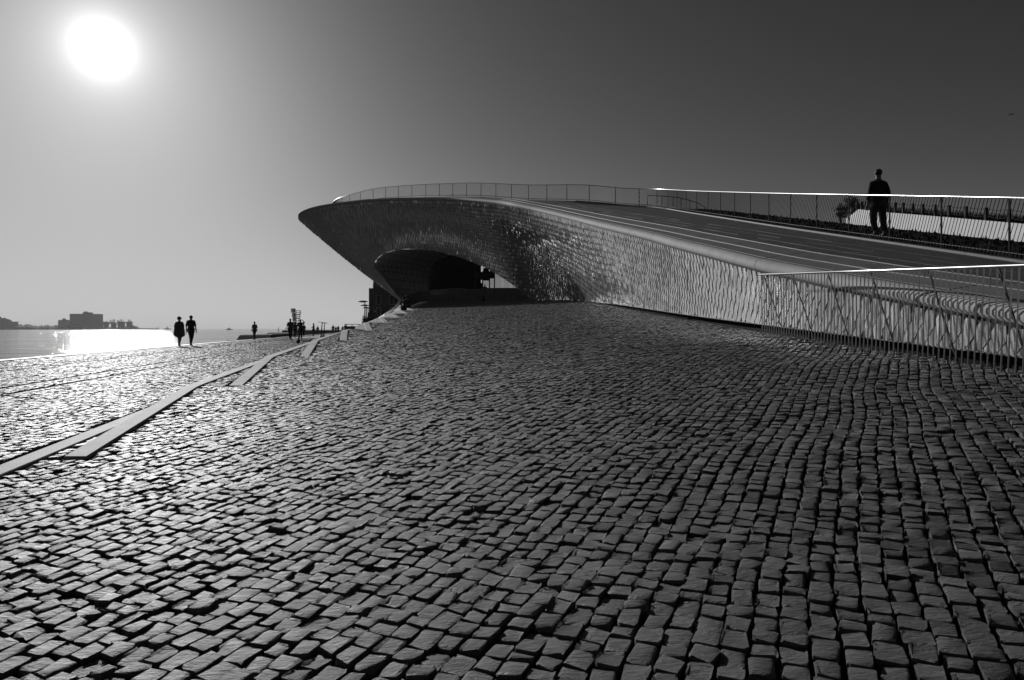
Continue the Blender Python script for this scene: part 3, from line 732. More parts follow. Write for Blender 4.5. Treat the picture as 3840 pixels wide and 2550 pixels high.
o = stuff.build('bars', M['dsteel'], rail); o['kind'] = 'stuff'
# kick grille at the foot of the railing: short crossed flats over a pale channel
kg = MB(); s = 0.0; ch = MB()
for s in np.arange(.0, 60, .105):
    a_ = rpt(s); b_ = rpt(s + .12)
    kg.tube([a_ + Vector((-.10, 0, .0)), b_ + Vector((-.02, 0, .13))], .007, 3, cap=False)
o = kg.build('kick_grille', M['paver'], rail); o['kind'] = 'stuff'
for s in np.arange(0, 44, 2.0):
    a_ = rpt(s); b_ = rpt(s + 1.99); ch.hexa([a_ + Vector((-.16, 0, -.03)), a_ + Vector((.06, 0, -.03)), b_ + Vector((.06, 0, -.03)), b_ + Vector((-.16, 0, -.03))], [a_ + Vector((-.16, 0, .02)), a_ + Vector((.06, 0, .02)), b_ + Vector((.06, 0, .02)), b_ + Vector((-.16, 0, .02))])
ch.build('base_channel', M['paver2'], rail)
# stair handrail seen behind it
sh = empty('stair_handrail', P(647, 208, 47)); tag(sh, 'short curved handrail of a stairwell behind the roof railing', 'handrail')
bl = P(647, 208, 47)
hp = [P(647.6, 205, 47), P(647.6, 195.5, 47), P(662, 196, 46.5), P(678.5, 197.5, 46), P(690, 200.5, 45.5), P(699, 203.5, 45), P(706, 208, 44.5), P(706, 211, 44.5)]
MB().tube(hp, .025, 5).build('tube', M['dsteel'], sh, base=bl)
for (px, y0, Y_) in ((662, 196, 46.5), (673, 197, 46.2), (681, 198, 46), (690, 200.5, 45.5), (697, 203, 45)):
    a_ = P(px, y0, Y_); MB().tube([a_, a_ - Vector((0, 0, .85))], .02, 4).build('upright', M['dsteel'], sh, base=bl)

# ------------------------------------------------------------------ near fence on the slope
fb = Vector((float(fence_x(9)), 9, float(ramp_z(fence_x(9), 9))))
fence = empty('slope_fence', fb); tag(fence, 'steel fence of thin upright bars with a bright round rail beside the tiled wall', 'fence')
def fpt(y, h=0): 
    x_ = float(fence_x(y)); return Vector((x_, y, float(ramp_z(x_, y)) + h))
# top rail is straight
ra = P(760, 274.6, 12.72); rc = P(1024, 265.2, 6.9); dr = (rc - ra) / (ra.y - rc.y)
def rtop(y): return ra + dr * (ra.y - y)
MB().tube([rtop(12.74), rtop(9.0), rtop(6), rtop(3.0)], .021, 12).build('top_rail', M['steel'], fence, True, base=fb)
y_ = 12.66
while y_ > 3.2:
    a_ = rtop(y_) - Vector((0, 0, .02)); b_ = fpt(y_, -.04); c = (a_ + b_) / 2
    o = MB().tube([a_ - c, b_ - c], .0088, 6).build('baluster', M['steel'], fence); o.location = c - fb; y_ -= .092
for y_ in (12.6, 11.55, 10.48, 9.42, 8.29, 7.24, 6.2, 5.1, 4.0):
    a_ = rtop(y_) - Vector((-.02, 0, .03)); b_ = Vector((float(wall_x(y_)) - .06, y_ - .05, float(ramp_z(5, y_)) - .05)); c = (a_ + b_) / 2
    dv = (b_ - a_).normalized(); Rm = dv.to_track_quat('Z', 'Y').to_matrix()
    o = MB().box((0, 0, 0), (.034, .012, (b_ - a_).length), Rm).build('stanchion', M['dsteel'], fence); o.location = c - fb

# ------------------------------------------------------------------ white wall, post fence and shrubs beyond the roof
wb = P(940, 225, 28)
ww = MB(); wk = [(846, 219, 37.0, 228), (858.5, 209.2, 35.6, 228), (887, 212.3, 32.8, 235), (950, 217.4, 28, 250), (1024, 223.8, 24, 262), (1120, 232, 20.2, 280)]
for a_, b_ in zip(wk[:-1], wk[1:]):
    ta, tb = P(a_[0], a_[1], a_[2]), P(b_[0], b_[1], b_[2]); ba, bb = P(a_[0], a_[3], a_[2]), P(b_[0], b_[3], b_[2]); off = Vector((.5, .5, 0))
    ww.hexa([ba, bb, bb + off, ba + off], [ta, tb, tb + off, ta + off])
o = ww.build('white_wall', M['white'], None, base=wb); o.location = wb; tag(o, 'bright white sloping wall beyond the roof railing, behind the standing man', 'wall')
pf = empty('post_fence', P(960, 218, 27.5)); tag(pf, 'dark post fence with drooping wires along the top of the white wall', 'fence'); pb = P(960, 218, 27.5)
wx = np.array([k_[0] for k_ in wk]); wy_ = np.array([k_[1] for k_ in wk]); wY = np.array([k_[2] for k_ in wk])
tops = []
for z3x in (690, 722, 750, 778, 900, 955, 1010, 1075, 1145, 1230, 1328, 1445, 1583, 1742, 1930):
    px = 757.3 + z3x / 6.92; py = float(np.interp(px, wx, wy_)); Y_ = float(np.interp(px, wx, wY)) + .25
    a_ = P(px, py, Y_); h_ = .50 if px > 880 else .42
    o = MB().box((0, 0, h_ / 2 - .05), (.10, .10, h_ + .1)).build('post', M['bark'], pf); o.location = a_ - pb; tops.append(a_ + Vector((0, 0, h_)))
for fr in (.95, .35):
    for a_, b_ in zip(tops[:-1], tops[1:]):
        pts = []
        for u in np.linspace(0, 1, 5):
            p = a_.lerp(b_, u); p.z -= (1 - fr) * .5 + .06 * math.sin(math.pi * u); pts.append(p)
        MB().tube(pts, .012, 4).build('wire', M['dsteel'], pf, base=pb)
def leafy(name, c, r, n, leaf, m_, parent=None, base=None, flat=1.0):
    mb = MB(); c = Vector(c)
    clumps = [Vector((random.gauss(0, .45) * r[0], random.gauss(0, .45) * r[1], random.uniform(-.7, .8) * r[2])) for _ in range(max(4, n // 70))]
    for _ in range(n):
        cl = random.choice(clumps); p = c + cl + Vector((random.gauss(0, .2) * r[0], random.gauss(0, .2) * r[1], random.gauss(0, .2) * r[2]))
        a_ = Vector((random.uniform(-1, 1), random.uniform(-1, 1), random.uniform(-1, 1) * flat)).normalized() * leaf; b_ = a_.cross(Vector((random.uniform(-1, 1), random.uniform(-1, 1), random.uniform(-1, 1)))).normalized() * leaf * .5
        n0 = len(mb.v); mb.v += [tuple(p - a_), tuple(p + b_), tuple(p + a_), tuple(p - b_)]; mb.f.append([n0, n0 + 1, n0 + 2, n0 + 3])
    return mb.build(name, m_, parent, base=base)
def tree(px, py_top, py_bot, Y_, wpx, label, n=900):
    b_ = P(px, py_bot, Y_); t_ = P(px, py_top, Y_); h_ = t_.z - b_.z; w_ = wpx / F * Y_
    e = empty('shrub', b_); tag(e, label, 'shrub', 'shrubs behind the roof')
    tk = MB()
    for q_ in range(5):
        tp = Vector((random.uniform(-.4, .4) * w_, random.uniform(-.3, .3) * w_, h_ * random.uniform(.6, .9)))
        tk.tube([Vector((random.uniform(-.05, .05), 0, -.4)), tp * .5 + Vector((0, 0, .05)), tp], [.04, .025, .01], 5)
    tk.build('trunk', M['bark'], e)
    leafy('crown', (0, 0, h_ * .45), (w_ * .62, w_ * .5, h_ * .5), int(n * .9), .045, M['foliage'], e)
    leafy('twigs', (random.uniform(-.2, .2) * w_, 0, h_ * .75), (w_ * .35, w_ * .3, h_ * .45), 160, .04, M['foliage'], e)['kind'] = 'stuff'
tree(841, 207, 220, 37.5, 17, 'dark ragged shrub at the left end of the white wall')
tree(852, 197.5, 214, 38.5, 13, 'taller twiggy shrub just behind the left tip of the white wall')
tree(866, 199.5, 212, 38, 14, 'spiky shrub behind the white wall, left of the standing man', 700)
# strip of tall grasses behind the posts
gb = MB()
for _ in range(5200):
    px = random.uniform(858, 1060); py = float(np.interp(px, wx, wy_)); Y_ = float(np.interp(px, wx, wY)) + .5 + random.uniform(.1, .6)
    a_ = P(px, py + 1, Y_); h_ = random.uniform(.12, .42) * (1 if random.random() < .92 else 1.3); dx = random.uniform(-.08, .08)
    n0 = len(gb.v); gb.v += [tuple(a_ + Vector((-.012, 0, -.05))), tuple(a_ + Vector((.012, 0, -.05))), tuple(a_ + Vector((dx, random.uniform(-.05, .05), h_)))]; gb.f.append([n0, n0 + 1, n0 + 2])
o = gb.build('tall_grass', M['foliage']); tag(o, 'band of tall dark grass behind the post fence on the white wall', 'grass', kind='stuff')

# ------------------------------------------------------------------ people
def skinned(name, verts, edges, radii, m_, parent, sub=2, root=0):
    me = bpy.data.meshes.new(name); me.from_pydata([tuple(v) for v in verts], edges, []); me.update()
    o = bpy.data.objects.new(name, me); COL.objects.link(o)
    sm = o.modifiers.new('skin', 'SKIN'); sm.use_smooth_shade = True
    if not me.skin_vertices: me.attributes
    for i, r in enumerate(radii):
        sv = me.skin_vertices[0].data[i]; sv.radius = r if isinstance(r, tuple) else (r, r); sv.use_root = (i == root)
    ss_ = o.modifiers.new('sub', 'SUBSURF'); ss_.levels = sub; ss_.render_levels = sub
    dg = bpy.context.evaluated_depsgraph_get(); nm = bpy.data.meshes.new_from_object(o.evaluated_get(dg)); nm.materials.clear(); nm.materials.append(m_)
    o.modifiers.clear(); o.data = nm; nm.polygons.foreach_set('use_smooth', [True] * len(nm.polygons))
    if parent: o.parent = parent
    return o
def person(label, foot, height, heading=0.0, pose='walk', top='cloth', legs='cloth', hair='short', detail=0, group=None, coat=None, hands=True):
    """local frame: person faces +Y, origin between the feet, 1.75 m tall before scaling"""
    e = empty('person', foot, heading); tag(e, label, 'person', group); k = height / 1.75; e.scale = (k, k, k)
    J = dict(pel=(0, 0, .95), spi=(0, .0, 1.14), che=(0, .0, 1.34), nec=(0, .0, 1.49), hdb=(0, .015, 1.56), hdm=(0, .02, 1.635), hdt=(0, .01, 1.70),
             sl=(-.185, 0, 1.415), el=(-.245, -.02, 1.15), wl=(-.27, .04, .92), hl=(-.275, .06, .83), sr=(.185, 0, 1.415), er=(.245, -.02, 1.15), wr=(.27, .04, .92), hr=(.275, .06, .83),
             pl=(-.09, 0, .90), kl=(-.10, .03, .50), al=(-.10, 0, .09), tl=(-.125, .17, .035), pr=(.09, 0, .90), kr=(.10, .03, .50), ar=(.10, 0, .09), tr=(.125, .17, .035))
    if pose == 'walk': J.update(kl=(-.09, .16, .52), al=(-.08, .18, .10), tl=(-.09, .34, .05), kr=(.09, .02, .50), ar=(.08, -.18, .14), tr=(.10, -.04, .04), wl=(-.27, -.06, .93), hl=(-.27, -.06, .84), wr=(.27, .14, .95), hr=(.27, .17, .87))
    if pose == 'narrow': J.update(kl=(-.05, .10, .52), al=(-.03, .12, .09), tl=(-.05, .28, .04), kr=(.06, .0, .50), ar=(.02, -.16, .13), tr=(.03, -.02, .04))
    if pose == 'man_roof': J.update(sl=(-.19, 0, 1.375), sr=(.19, 0, 1.375), el=(-.255, -.03, 1.12), wl=(-.275, .04, .88), hl=(-.27, .08, .79), er=(.265, -.04, 1.12), wr=(.26, .06, .89), hr=(.245, .10, .81), kl=(-.11, .06, .5), al=(-.10, -.02, .09), tl=(-.13, .15, .035), kr=(.12, .0, .5), ar=(.15, -.04, .09), tr=(.18, .13, .035))
    if pose == 'phone': J.update(er=(.27, .12, 1.22), wr=(.12, .22, 1.36), hr=(.06, .24, 1.44), el=(-.27, .12, 1.2), wl=(-.14, .26, 1.28), hl=(-.06, .3, 1.3))
    if pose == 'salute': J.update(el=(-.36, .08, 1.46), wl=(-.22, .14, 1.66), hl=(-.13, .15, 1.70))
    if pose == 'hold': J.update(er=(.25, .05, 1.15), wr=(.20, .28, 1.14), hr=(.17, .36, 1.16), el=(-.25, .05, 1.15), wl=(-.22, .28, 1.12), hl=(-.18, .35, 1.14))
    if pose == 'seated': 
        for n_ in ('pl', 'pr'): J[n_] = (J[n_][0], .02, .93)
        J.update(kl=(-.13, .42, .98), al=(-.12, .50, .55), tl=(-.13, .64, .50), kr=(.13, .42, .98), ar=(.12, .50, .55), tr=(.13, .64, .50), el=(-.26, .12, 1.18), wl=(-.14, .34, 1.08), hl=(-.1, .4, 1.06), er=(.26, .12, 1.18), wr=(.14, .34, 1.08), hr=(.1, .4, 1.06), hdb=(0, .05, 1.555), hdm=(0, .07, 1.62), hdt=(0, .07, 1.69))
    V_ = {n_: Vector(p) for n_, p in J.items()}
    names = list(V_); ix = {n_: i for i, n_ in enumerate(names)}
    E_ = [('pel', 'spi'), ('spi', 'che'), ('che', 'nec'), ('nec', 'hdb'), ('hdb', 'hdm'), ('hdm', 'hdt'), ('che', 'sl'), ('sl', 'el'), ('el', 'wl'), ('wl', 'hl'), ('che', 'sr'), ('sr', 'er'), ('er', 'wr'), ('wr', 'hr'),
          ('pel', 'pl'), ('pl', 'kl'), ('kl', 'al'), ('al', 'tl'), ('pel', 'pr'), ('pr', 'kr'), ('kr', 'ar'), ('ar', 'tr')]
    rad = dict(pel=(.155, .12), spi=(.155, .115), che=(.18, .125), nec=.055, hdb=(.068, .075), hdm=(.080, .098), hdt=(.06, .072), sl=.062, el=.043, wl=.028, hl=.034, sr=.062, er=.043, wr=.028, hr=.034,
               pl=.092, kl=.058, al=.038, tl=.034, pr=.092, kr=.058, ar=.038, tr=.034)
    skinned('body', [V_[n_] for n_ in names], [(ix[a_], ix[b_]) for a_, b_ in E_], [rad[n_] for n_ in names], M['skin'], e, 2 if detail else 1)
    # shirt and trousers as their own layers over the body
    def layer(nm, ns, es, rr, m_, root=0):
        vs = [V_[n_] if isinstance(n_, str) else n_ for n_ in ns]; skinned(nm, vs, es, rr, m_, e, 2 if detail else 1, root)
    short = pose != 'man_roof'
    we = [V_['sl'].lerp(V_['el'], .95 if short else 1.0), V_['sr'].lerp(V_['er'], .95 if short else 1.0)]
    sl_end = [V_['el'].lerp(V_['wl'], .05 if short else .85), V_['er'].lerp(V_['wr'], .05 if short else .85)]
    if coat:      # loose knee-length coat or poncho
        rings = [(1.46, .07, .07), (1.42, .20, .11), (1.30, .255, .15), (1.1, .28, .17), (.85, .31, .19), (.62, .33, .20), (.60, .31, .19)]
        mb = MB(); seg = 18; n0 = 0
        for (z_, rx, ry) in rings:
            for q_ in range(seg):
                th = 2 * math.pi * q_ / seg; wv = 1 + .04 * math.sin(th * 5 + z_ * 3) * (1.5 - z_)
                dz_ = (.07 * math.sin(th * 2 + .7)) if z_ < .7 else 0
                mb.v.append((rx * wv * math.cos(th), ry * wv * math.sin(th), z_ + dz_))
        for i in range(len(rings) - 1):
            for q_ in range(seg):
                a_ = i * seg + q_; b_ = i * seg + (q_ + 1) % seg; mb.f.append([a_, b_, b_ + seg, a_ + seg])
        mb.f.append(list(range(seg))[::-1]); mb.build('coat', M[coat], e, True)
        layer('sleeves', ['che', 'sl', we[0], sl_end[0], 'sr', we[1], sl_end[1]], [(0, 1), (1, 2), (2, 3), (0, 4), (4, 5), (5, 6)], [(.14, .1), .075, .065, .058, .075, .065, .058], M[coat])
    else:
        layer('shirt', ['pel', 'spi', 'che', V_['che'].lerp(V_['nec'], .65), 'sl', we[0], sl_end[0], 'sr', we[1], sl_end[1], V_['pel'] + Vector((0, 0, -.06))],
              [(0, 1), (1, 2), (2, 3), (2, 4), (4, 5), (5, 6), (2, 7), (7, 8), (8, 9), (0, 10)], [(.192, .145), (.192, .145), (.205, .15), (.10, .085), .072, .064, .052, .072, .064, .052, (.175, .14)], M[top])
    layer('trousers', ['pel', 'pl', 'kl', V_['kl'].lerp(V_['al'], .9), 'pr', 'kr', V_['kr'].lerp(V_['ar'], .9)], [(0, 1), (1, 2), (2, 3), (0, 4), (4, 5), (5, 6)], [(.17, .14), .122, .092, .070, .122, .092, .070], M[legs])
    for sd in 'lr':
        a_, t_ = V_['a' + sd], V_['t' + sd]
        mb = MB(); mid = a_.lerp(t_, .45); mb.ball((mid.x, mid.y, mid.z - .005), (.05, .14, .05), 10, 6); mb.build('shoe', M['rubber'], e, True)
    hb = MB(); hc = V_['hdm']
    if hair == 'curly':
        for _ in range(26):
            a_ = random.uniform(0, 6.28); b_ = random.uniform(-.2, 1.2); hb.ball((hc.x + .085 * math.cos(a_) * math.cos(b_), hc.y - .02 + .09 * math.sin(a_) * math.cos(b_), hc.z + .02 + .10 * math.sin(b_)), (.05, .05, .045), 7, 5)
    elif hair == 'long':
        hb.ball((hc.x, hc.y - .02, hc.z + .015), (.097, .112, .115), 12, 8); hb.ball((hc.x, hc.y - .06, hc.z - .12), (.08, .06, .14), 10, 6)
    elif hair == 'cap':
        hb.ball((hc.x, hc.y, hc.z + .035), (.098, .115, .08), 12, 8); hb.ball((hc.x, hc.y + .12, hc.z + .02), (.07, .08, .012), 10, 4)
    else:
        hb.ball((hc.x, hc.y - .012, hc.z + .025), (.090, .108, .095), 12, 8, .02)
    hb.build('hair', M['hair'], e, True)
    if detail:
        fb_ = MB(); fb_.ball((hc.x, hc.y + .105, hc.z - .015), (.014, .02, .022), 6, 5)
        for sx in (-1, 1): fb_.ball((hc.x + sx * .084, hc.y, hc.z - .005), (.012, .022, .034), 6, 5)
        fb_.build('face_features', M['skin'], e, True)
        for sd in 'lr':      # hands: palm and five unequal, slightly curled fingers
            w_, h_ = V_['w' + sd], V_['h' + sd]; d = (h_ - w_).normalized(); side = d.cross(Vector((1 if sd == 'r' else -1, 0, 0))).normalized(); inn = d.cross(side).normalized()
            hm = MB(); hm.ball(tuple(h_), (.022, .038, .045), 8, 6)
            for q_, (o_, ln) in enumerate(((-.03, .060), (-.010, .075), (.010, .082), (.030, .074))):
                a_ = h_ + side * o_ + d * .03; hm.tube([a_, a_ + d * ln * .55, a_ + d * ln * .9 + inn * .02], [.009, .0085, .007], 6)
            a_ = h_ + side * .03; hm.tube([a_, a_ + side * .025 + d * .025, a_ + side * .03 + d * .055], [.011, .010, .008], 6)
            hm.build('hand', M['skin'], e, True)
    return e
def gnd(px, py): 
    Y_ = CZ * F / (py - HY); return Vector(((px - CX) / F * Y_, Y_, 0.0))
f = P(878.5, 234.9, 18.1); f.z = zf(18.1) - .02
person('man in a dark long-sleeved shirt standing on the roof behind the slanted railing', f, 1.80, .15, 'man_roof', 'cloth', 'cloth', detail=1)
f = gnd(191, 345.9); person('man in a fitted dark t-shirt walking on the right of the pair by the quay', f, 1.84, .1, 'narrow', 'cloth', 'cloth', detail=1, group='couple walking along the quay')
f = gnd(179.3, 346.4); person('woman with short curly hair in a loose knee-length coat beside the man by the quay', f, 1.72, .1, 'narrow', 'cloth2', 'cloth2', hair='curly', detail=1, coat='cloth2', group='couple walking along the quay')
f = gnd(254.6, 339.7); person('person in a pale short-sleeved top walking alone on the promenade before the low jetty', f, 1.70, 3.0, 'narrow', 'cloth3', 'cloth')
G = 'people on the far promenade'
for (px, py, h_, hd, po, tp, lg, ha, lb) in (
        (290.3, 339.9, 1.95, .1, 'walk', 'cloth', 'cloth', 'short', 'broad figure in a dark jacket left of the stacked drum sculpture'),
        (295.0, 338.0, 1.74, .1, 'narrow', 'cloth2', 'cloth', 'long', 'slim figure between the broad figure and the foremost scooter'),
        (300.4, 339.6, 1.93, 3.3, 'salute', 'cloth', 'cloth', 'cap', 'figure behind the foremost scooter with one arm raised to the head'),
        (303.8, 336.4, 1.70, .2, 'narrow', 'cloth2', 'cloth', 'short', 'figure with a round bag on the right of the group by the scooter'),
        (313.6, 336.1, 1.78, 1.6, 'hold', 'cloth', 'cloth', 'long', 'long-haired figure holding something out, left of the parked scooters'),
        (317.6, 334.6, 1.50, .1, 'narrow', 'cloth2', 'cloth', 'short', 'small figure directly behind the two parked scooters'),
        (333.1, 334.0, 1.75, .1, 'walk', 'cloth2', 'cloth', 'short', 'tallest of the three walkers between the scooters and the shelter'),
        (335.8, 333.3, 1.50, .1, 'narrow', 'cloth', 'cloth', 'short', 'middle of the three walkers before the shelter'),
        (338.2, 333.8, 1.62, .1, 'walk', 'cloth', 'cloth', 'cap', 'right-hand one of the three walkers before the shelter'),
        (342.6, 333.4, 1.60, .1, 'narrow', 'cloth', 'cloth', 'short', 'shorter figure at the left end of the flat-roofed shelter')):
    person(lb, gnd(px, py), h_, hd, po, tp, lg, ha, group=G)
f = gnd(345.2, 333.6); person('taller figure standing under the left end of the flat-roofed shelter', f, 1.95, .1, 'hold', 'cloth', 'cloth', group=G)
# pair sitting on the steps by the foot of the arch
for (px, py, Y_, h_, lb, hd) in ((403.6, 310.2, 44.5, 1.62, 'left one of the two people sitting together on the steps by the arch', .5), (407.4, 309.6, 44.0, 1.75, 'right one of the two people sitting together on the steps by the arch', -.2)):
    f = P(px, py, Y_); f.z -= .80 * h_ / 1.75; person(lb, f, h_, hd + 3.0, 'seated', 'cloth', 'cloth', group='pair sitting on the steps')
f = P(483.5, 295.3, 64); f.z -= 1.82; person('dark figure standing in the shade under the arch in front of the parapet', f + Vector((0, 0, .12)), 1.7, 1.2, 'narrow', 'cloth', 'cloth')
f = P(484.8, 284.4, 78.5); f.z -= 1.72; person('person behind the terrace parapet with only the head showing at the bright pane', f, 1.72, 0, 'stand', 'cloth', 'cloth')

# ------------------------------------------------------------------ scooters
def scooter(label, loc, h, rz, group='electric scooters left on the promenade', lean=0.0):
    e = empty('electric_scooter', loc, rz); tag(e, label, 'scooter', group); k = h / 1.18; e.scale = (k, k, k); e.rotation_euler = (lean, 0, rz)
    for x_ in (0, .92):
        w_ = MB(); R_ = Matrix.Rotation(math.pi / 2, 3, 'X'); mbx = MB().lathe((0, 0, -.03), [(.07, 0), (.12, .004), (.125, .03), (.12, .056), (.07, .06)], 18); mbx.v = [tuple(R_ @ Vector(v)) for v in mbx.v]
        o = mbx.build('wheel', M['rubber'], e, True); o.location = (x_, 0, .125)
    MB().box((.5, 0, .15), (.68, .16, .05)).build('deck', M['dsteel'], e)
    MB().tube([(.0, 0, .14), (.03, 0, .30), (.14, 0, 1.12)], [.035, .04, .028], 8).build('stem', M['rubber'], e)
    MB().tube([(.145, -.26, 1.15), (.14, 0, 1.13), (.145, .26, 1.15)], .018, 6).build('handlebar', M['rubber'], e)
    for sy in (-.26, .26): MB().tube([(.145, sy * .7, 1.145), (.145, sy, 1.15)], .024, 6).build('grip', M['steel'], e)
    MB().box((.95, 0, .29), (.26, .09, .03)).build('mudguard', M['rubber'], e); MB().box((-.03, 0, .29), (.2, .08, .03)).build('mudguard', M['rubber'], e)
scooter('dark electric scooter standing side-on in front of the drum sculpture, nearest of the three', gnd(298.3, 343.6), 1.40, .95)
scooter('left one of the two scooters parked end-on in the middle of the promenade', gnd(320.9, 339.0), 1.74, 1.75, lean=.06)
scooter('right one of the two scooters parked end-on in the middle of the promenade', gnd(323.6, 338.3), 1.66, 1.25)

# ------------------------------------------------------------------ sculpture, jetties, shelter, lamps, brick building, boats
def sculpture():
    b_ = gnd(293.3, 336.6); Y_ = b_.y; e = empty('drum_sculpture', b_); tag(e, 'tall sculpture of stacked shiny drums beside a stack of open frames, behind the group', 'sculpture')
    u = Y_ / F
    zz = lambda py: (HY - py) * u + CZ
    for (x0, x1, y0, y1) in ((291, 295.5, 308.5, 312.6), (292, 295.6, 312.9, 317.0), (292.5, 296, 317.2, 321.2), (292.8, 296.2, 321.5, 327), (292.8, 296.2, 327.2, 336.4)):
        cx_ = ((x0 + x1) / 2 - 293.3) * u; r_ = (x1 - x0) / 2 * u
        MB().lathe((cx_, 0, zz(y1)), [(r_, 0), (r_, zz(y0) - zz(y1))], 20).build('drum', M['steel'], e, False)
    for (x0, x1, y0, y1) in ((295.8, 300.3, 310.7, 314.2), (296.2, 299.6, 314.6, 318), (296.3, 299.2, 318.4, 323), (296.3, 299.2, 323.4, 336.4)):
        mb = MB(); xs_ = ((x0 - 293.3) * u, (x1 - 293.3) * u)
        for yq in (y0, (y0 + y1) / 2, y1): 
            for sy in (-.22, .22): mb.box(((xs_[0] + xs_[1]) / 2, sy, zz(yq)), (xs_[1] - xs_[0], .06, .05))
        for xq in xs_:
            for sy in (-.22, .22): mb.box((xq, sy, (zz(y0) + zz(y1)) / 2), (.05, .05, zz(y0) - zz(y1)))
        for xq in xs_:
            for yq in (y0, y1): mb.box((xq, 0, zz(yq)), (.05, .44, .05))
        mb.build('open_frame', M['dsteel'], e)
sculpture()
def polybox(name, pts_top, depth_vec, zbot, m_, label, cat):
    b0 = Vector(pts_top[0]); mb = MB()
    for a_, b_ in zip(pts_top[:-1], pts_top[1:]):
        a_ = Vector(a_); b_ = Vector(b_); d = Vector(depth_vec)
        mb.hexa([(a_.x, a_.y, zbot), (b_.x, b_.y, zbot), (b_.x + d.x, b_.y + d.y, zbot), (a_.x + d.x, a_.y + d.y, zbot)], [a_, b_, b_ + d, a_ + d])
    o = mb.build(name, m_, None, base=b0); o.location = b0; tag(o, label, cat); return o
polybox('jetty', [P(226.5, 340.6, 66), P(236.5, 340.0, 68), P(239.5, 335.3, 70), P(242, 334.6, 72), P(262, 334.0, 88), P(300, 333.2, 118)], (1.5, 5, 0), -2.2, M['black'], 'low black jetty with a stepped end just beyond the quay edge, behind the lone walker', 'jetty')
polybox('jetty', [P(266.5, 333.4, 120), P(270, 332.4, 124), P(300, 332.2, 150), P(345, 331.8, 220)], (2, 8, 0), -2.2, M['black'], 'thin dark jetty behind the stepped one, left of the scooter group', 'jetty')
polybox('breakwater', [P(282, 330.4, 230), P(300, 330.2, 240), P(330, 330.2, 260), P(372, 330.2, 280)], (3, 12, 0), -2.2, M['black'], 'long straight dark breakwater along the horizon behind the people', 'breakwater')
# flat-roofed shelter
sb = gnd(353, 333.2); u = sb.y / F; e = empty('shelter', sb); tag(e, 'flat-roofed open shelter with a dark hull-shaped counter at the foot of the steps', 'shelter')
zz = lambda py: (HY - py) * u + CZ
MB().box((.3 * u, 0, zz(324.3)), (15.5 * u, 2.4, .12)).build('roof', M['dsteel'], e)
MB().hexa([(-5 * u, -1, zz(331)), (5 * u, -1, zz(331)), (5 * u, 1, zz(331)), (-5 * u, 1, zz(331))], [(-7 * u, -1.2, zz(326.2)), (7.5 * u, -1.2, zz(326.2)), (7.5 * u, 1.2, zz(326.2)), (-7 * u, 1.2, zz(326.2))]).build('counter', M['black'], e)
for q_ in (-6.5, -1, 6): MB().box((q_ * u, 0, zz(328.7)), (.14, .14, zz(324.3) - zz(333.2))).build('post', M['dsteel'], e)
# lamps
for (px, py, Y_, lb) in ((364.9, 301.3, 84, 'tallest disc-headed lamp post in front of the brick building'), (366.4, 305.1, 96, 'middle disc-headed lamp post in front of the brick building'), (368.0, 307.6, 106, 'lowest disc-headed lamp post of the row before the brick building')):
    tp = P(px, py, Y_); e = empty('street_lamp', (tp.x, tp.y, 0)); tag(e, lb, 'lamp post', 'lamp posts by the brick building')
    MB().tube([(0, 0, 0), (0, 0, tp.z - .1)], [.09, .06], 8).build('pole', M['dsteel'], e)
    MB().lathe((-.25, 0, tp.z - .14), [(.12, 0), (.62, .06), (.62, .13), (.3, .22)], 14).build('lamp_head', M['dsteel'], e, True)
# brick building
bb0 = P(373.2, 330, 125); bz = P(373.2, 277.6, 125).z; bw = 14.0
e = empty('brick_building', (bb0.x, 125, 0)); tag(e, 'dark brick building with pale-framed tall windows behind the foot of the museum', 'building')
MB().box((bw / 2, 5, bz / 2 - .3), (bw, 10, bz - .6)).build('wall', M['brick'], e)
MB().box((bw / 2, 5, bz - .2), (bw + .4, 10.4, .5)).build('cornice', M['brick'], e)
MB().box((bw / 2, -.06, bz - 1.35), (bw + .1, .25, .18)).build('string_course', M['trim'], e)
MB().box((-.45, 3, (P(370, 288, 125).z) / 2), (.9, 5, P(370, 288, 125).z)).build('side_wing', M['brick'], e)
for xq in (0.15, 2.45, 4.7, 7.0): MB().box((xq, -.1, bz / 2 - .6), (.3, .2, bz - 1.4)).build('pilaster', M['brick'], e)
for xq in (1.0, 3.4, 5.8):
    for (zt, zb) in ((P(0, 295.4, 125).z, P(0, 304.5, 125).z), (P(0, 307.8, 125).z, P(0, 318, 125).z)):
        fr = MB()
        for sx in (-.42, .42): fr.box((xq + sx, -.08, (zt + zb) / 2), (.16, .16, zt - zb))
        fr.box((xq, -.08, zt), (1.0, .18, .14)); fr.box((xq, -.08, zb), (1.0, .2, .12))
        o = fr.build('window', M['trim'], e); MB().box((xq, -.02, (zt + zb) / 2), (.68, .05, zt - zb - .14)).build('pane', M['black'], o)
# round-topped kiosk and bushes left of it
kb = P(373, 320, 92); e = empty('round_topped_kiosk', (kb.x, 92, 0)); tag(e, 'dark round-topped kiosk against the brick building beside the lamp posts', 'kiosk')
u = 92 / F; pr_ = []
for th in np.linspace(0, math.pi, 13): pr_.append((math.cos(th) * 4.6 * u, 9.0 * u * math.sin(th) ** .8 * .55))
mb = MB(); n_ = len(pr_); zb_ = P(0, 316, 92).z
for yq in (-.6, .6):
    mb.v += [(4.6 * u, yq, 0), (-4.6 * u, yq, 0)] + [(p_[0], yq, zb_ + p_[1]) for p_ in pr_]
m_ = n_ + 2; loop = [0] + [2 + i for i in range(n_)] + [1]
mb.f.append(loop); mb.f.append([i + m_ for i in loop][::-1])
for i in range(len(loop)): a_, b_ = loop[i], loop[(i + 1) % len(loop)]; mb.f.append([a_, a_ + m_, b_ + m_, b_])
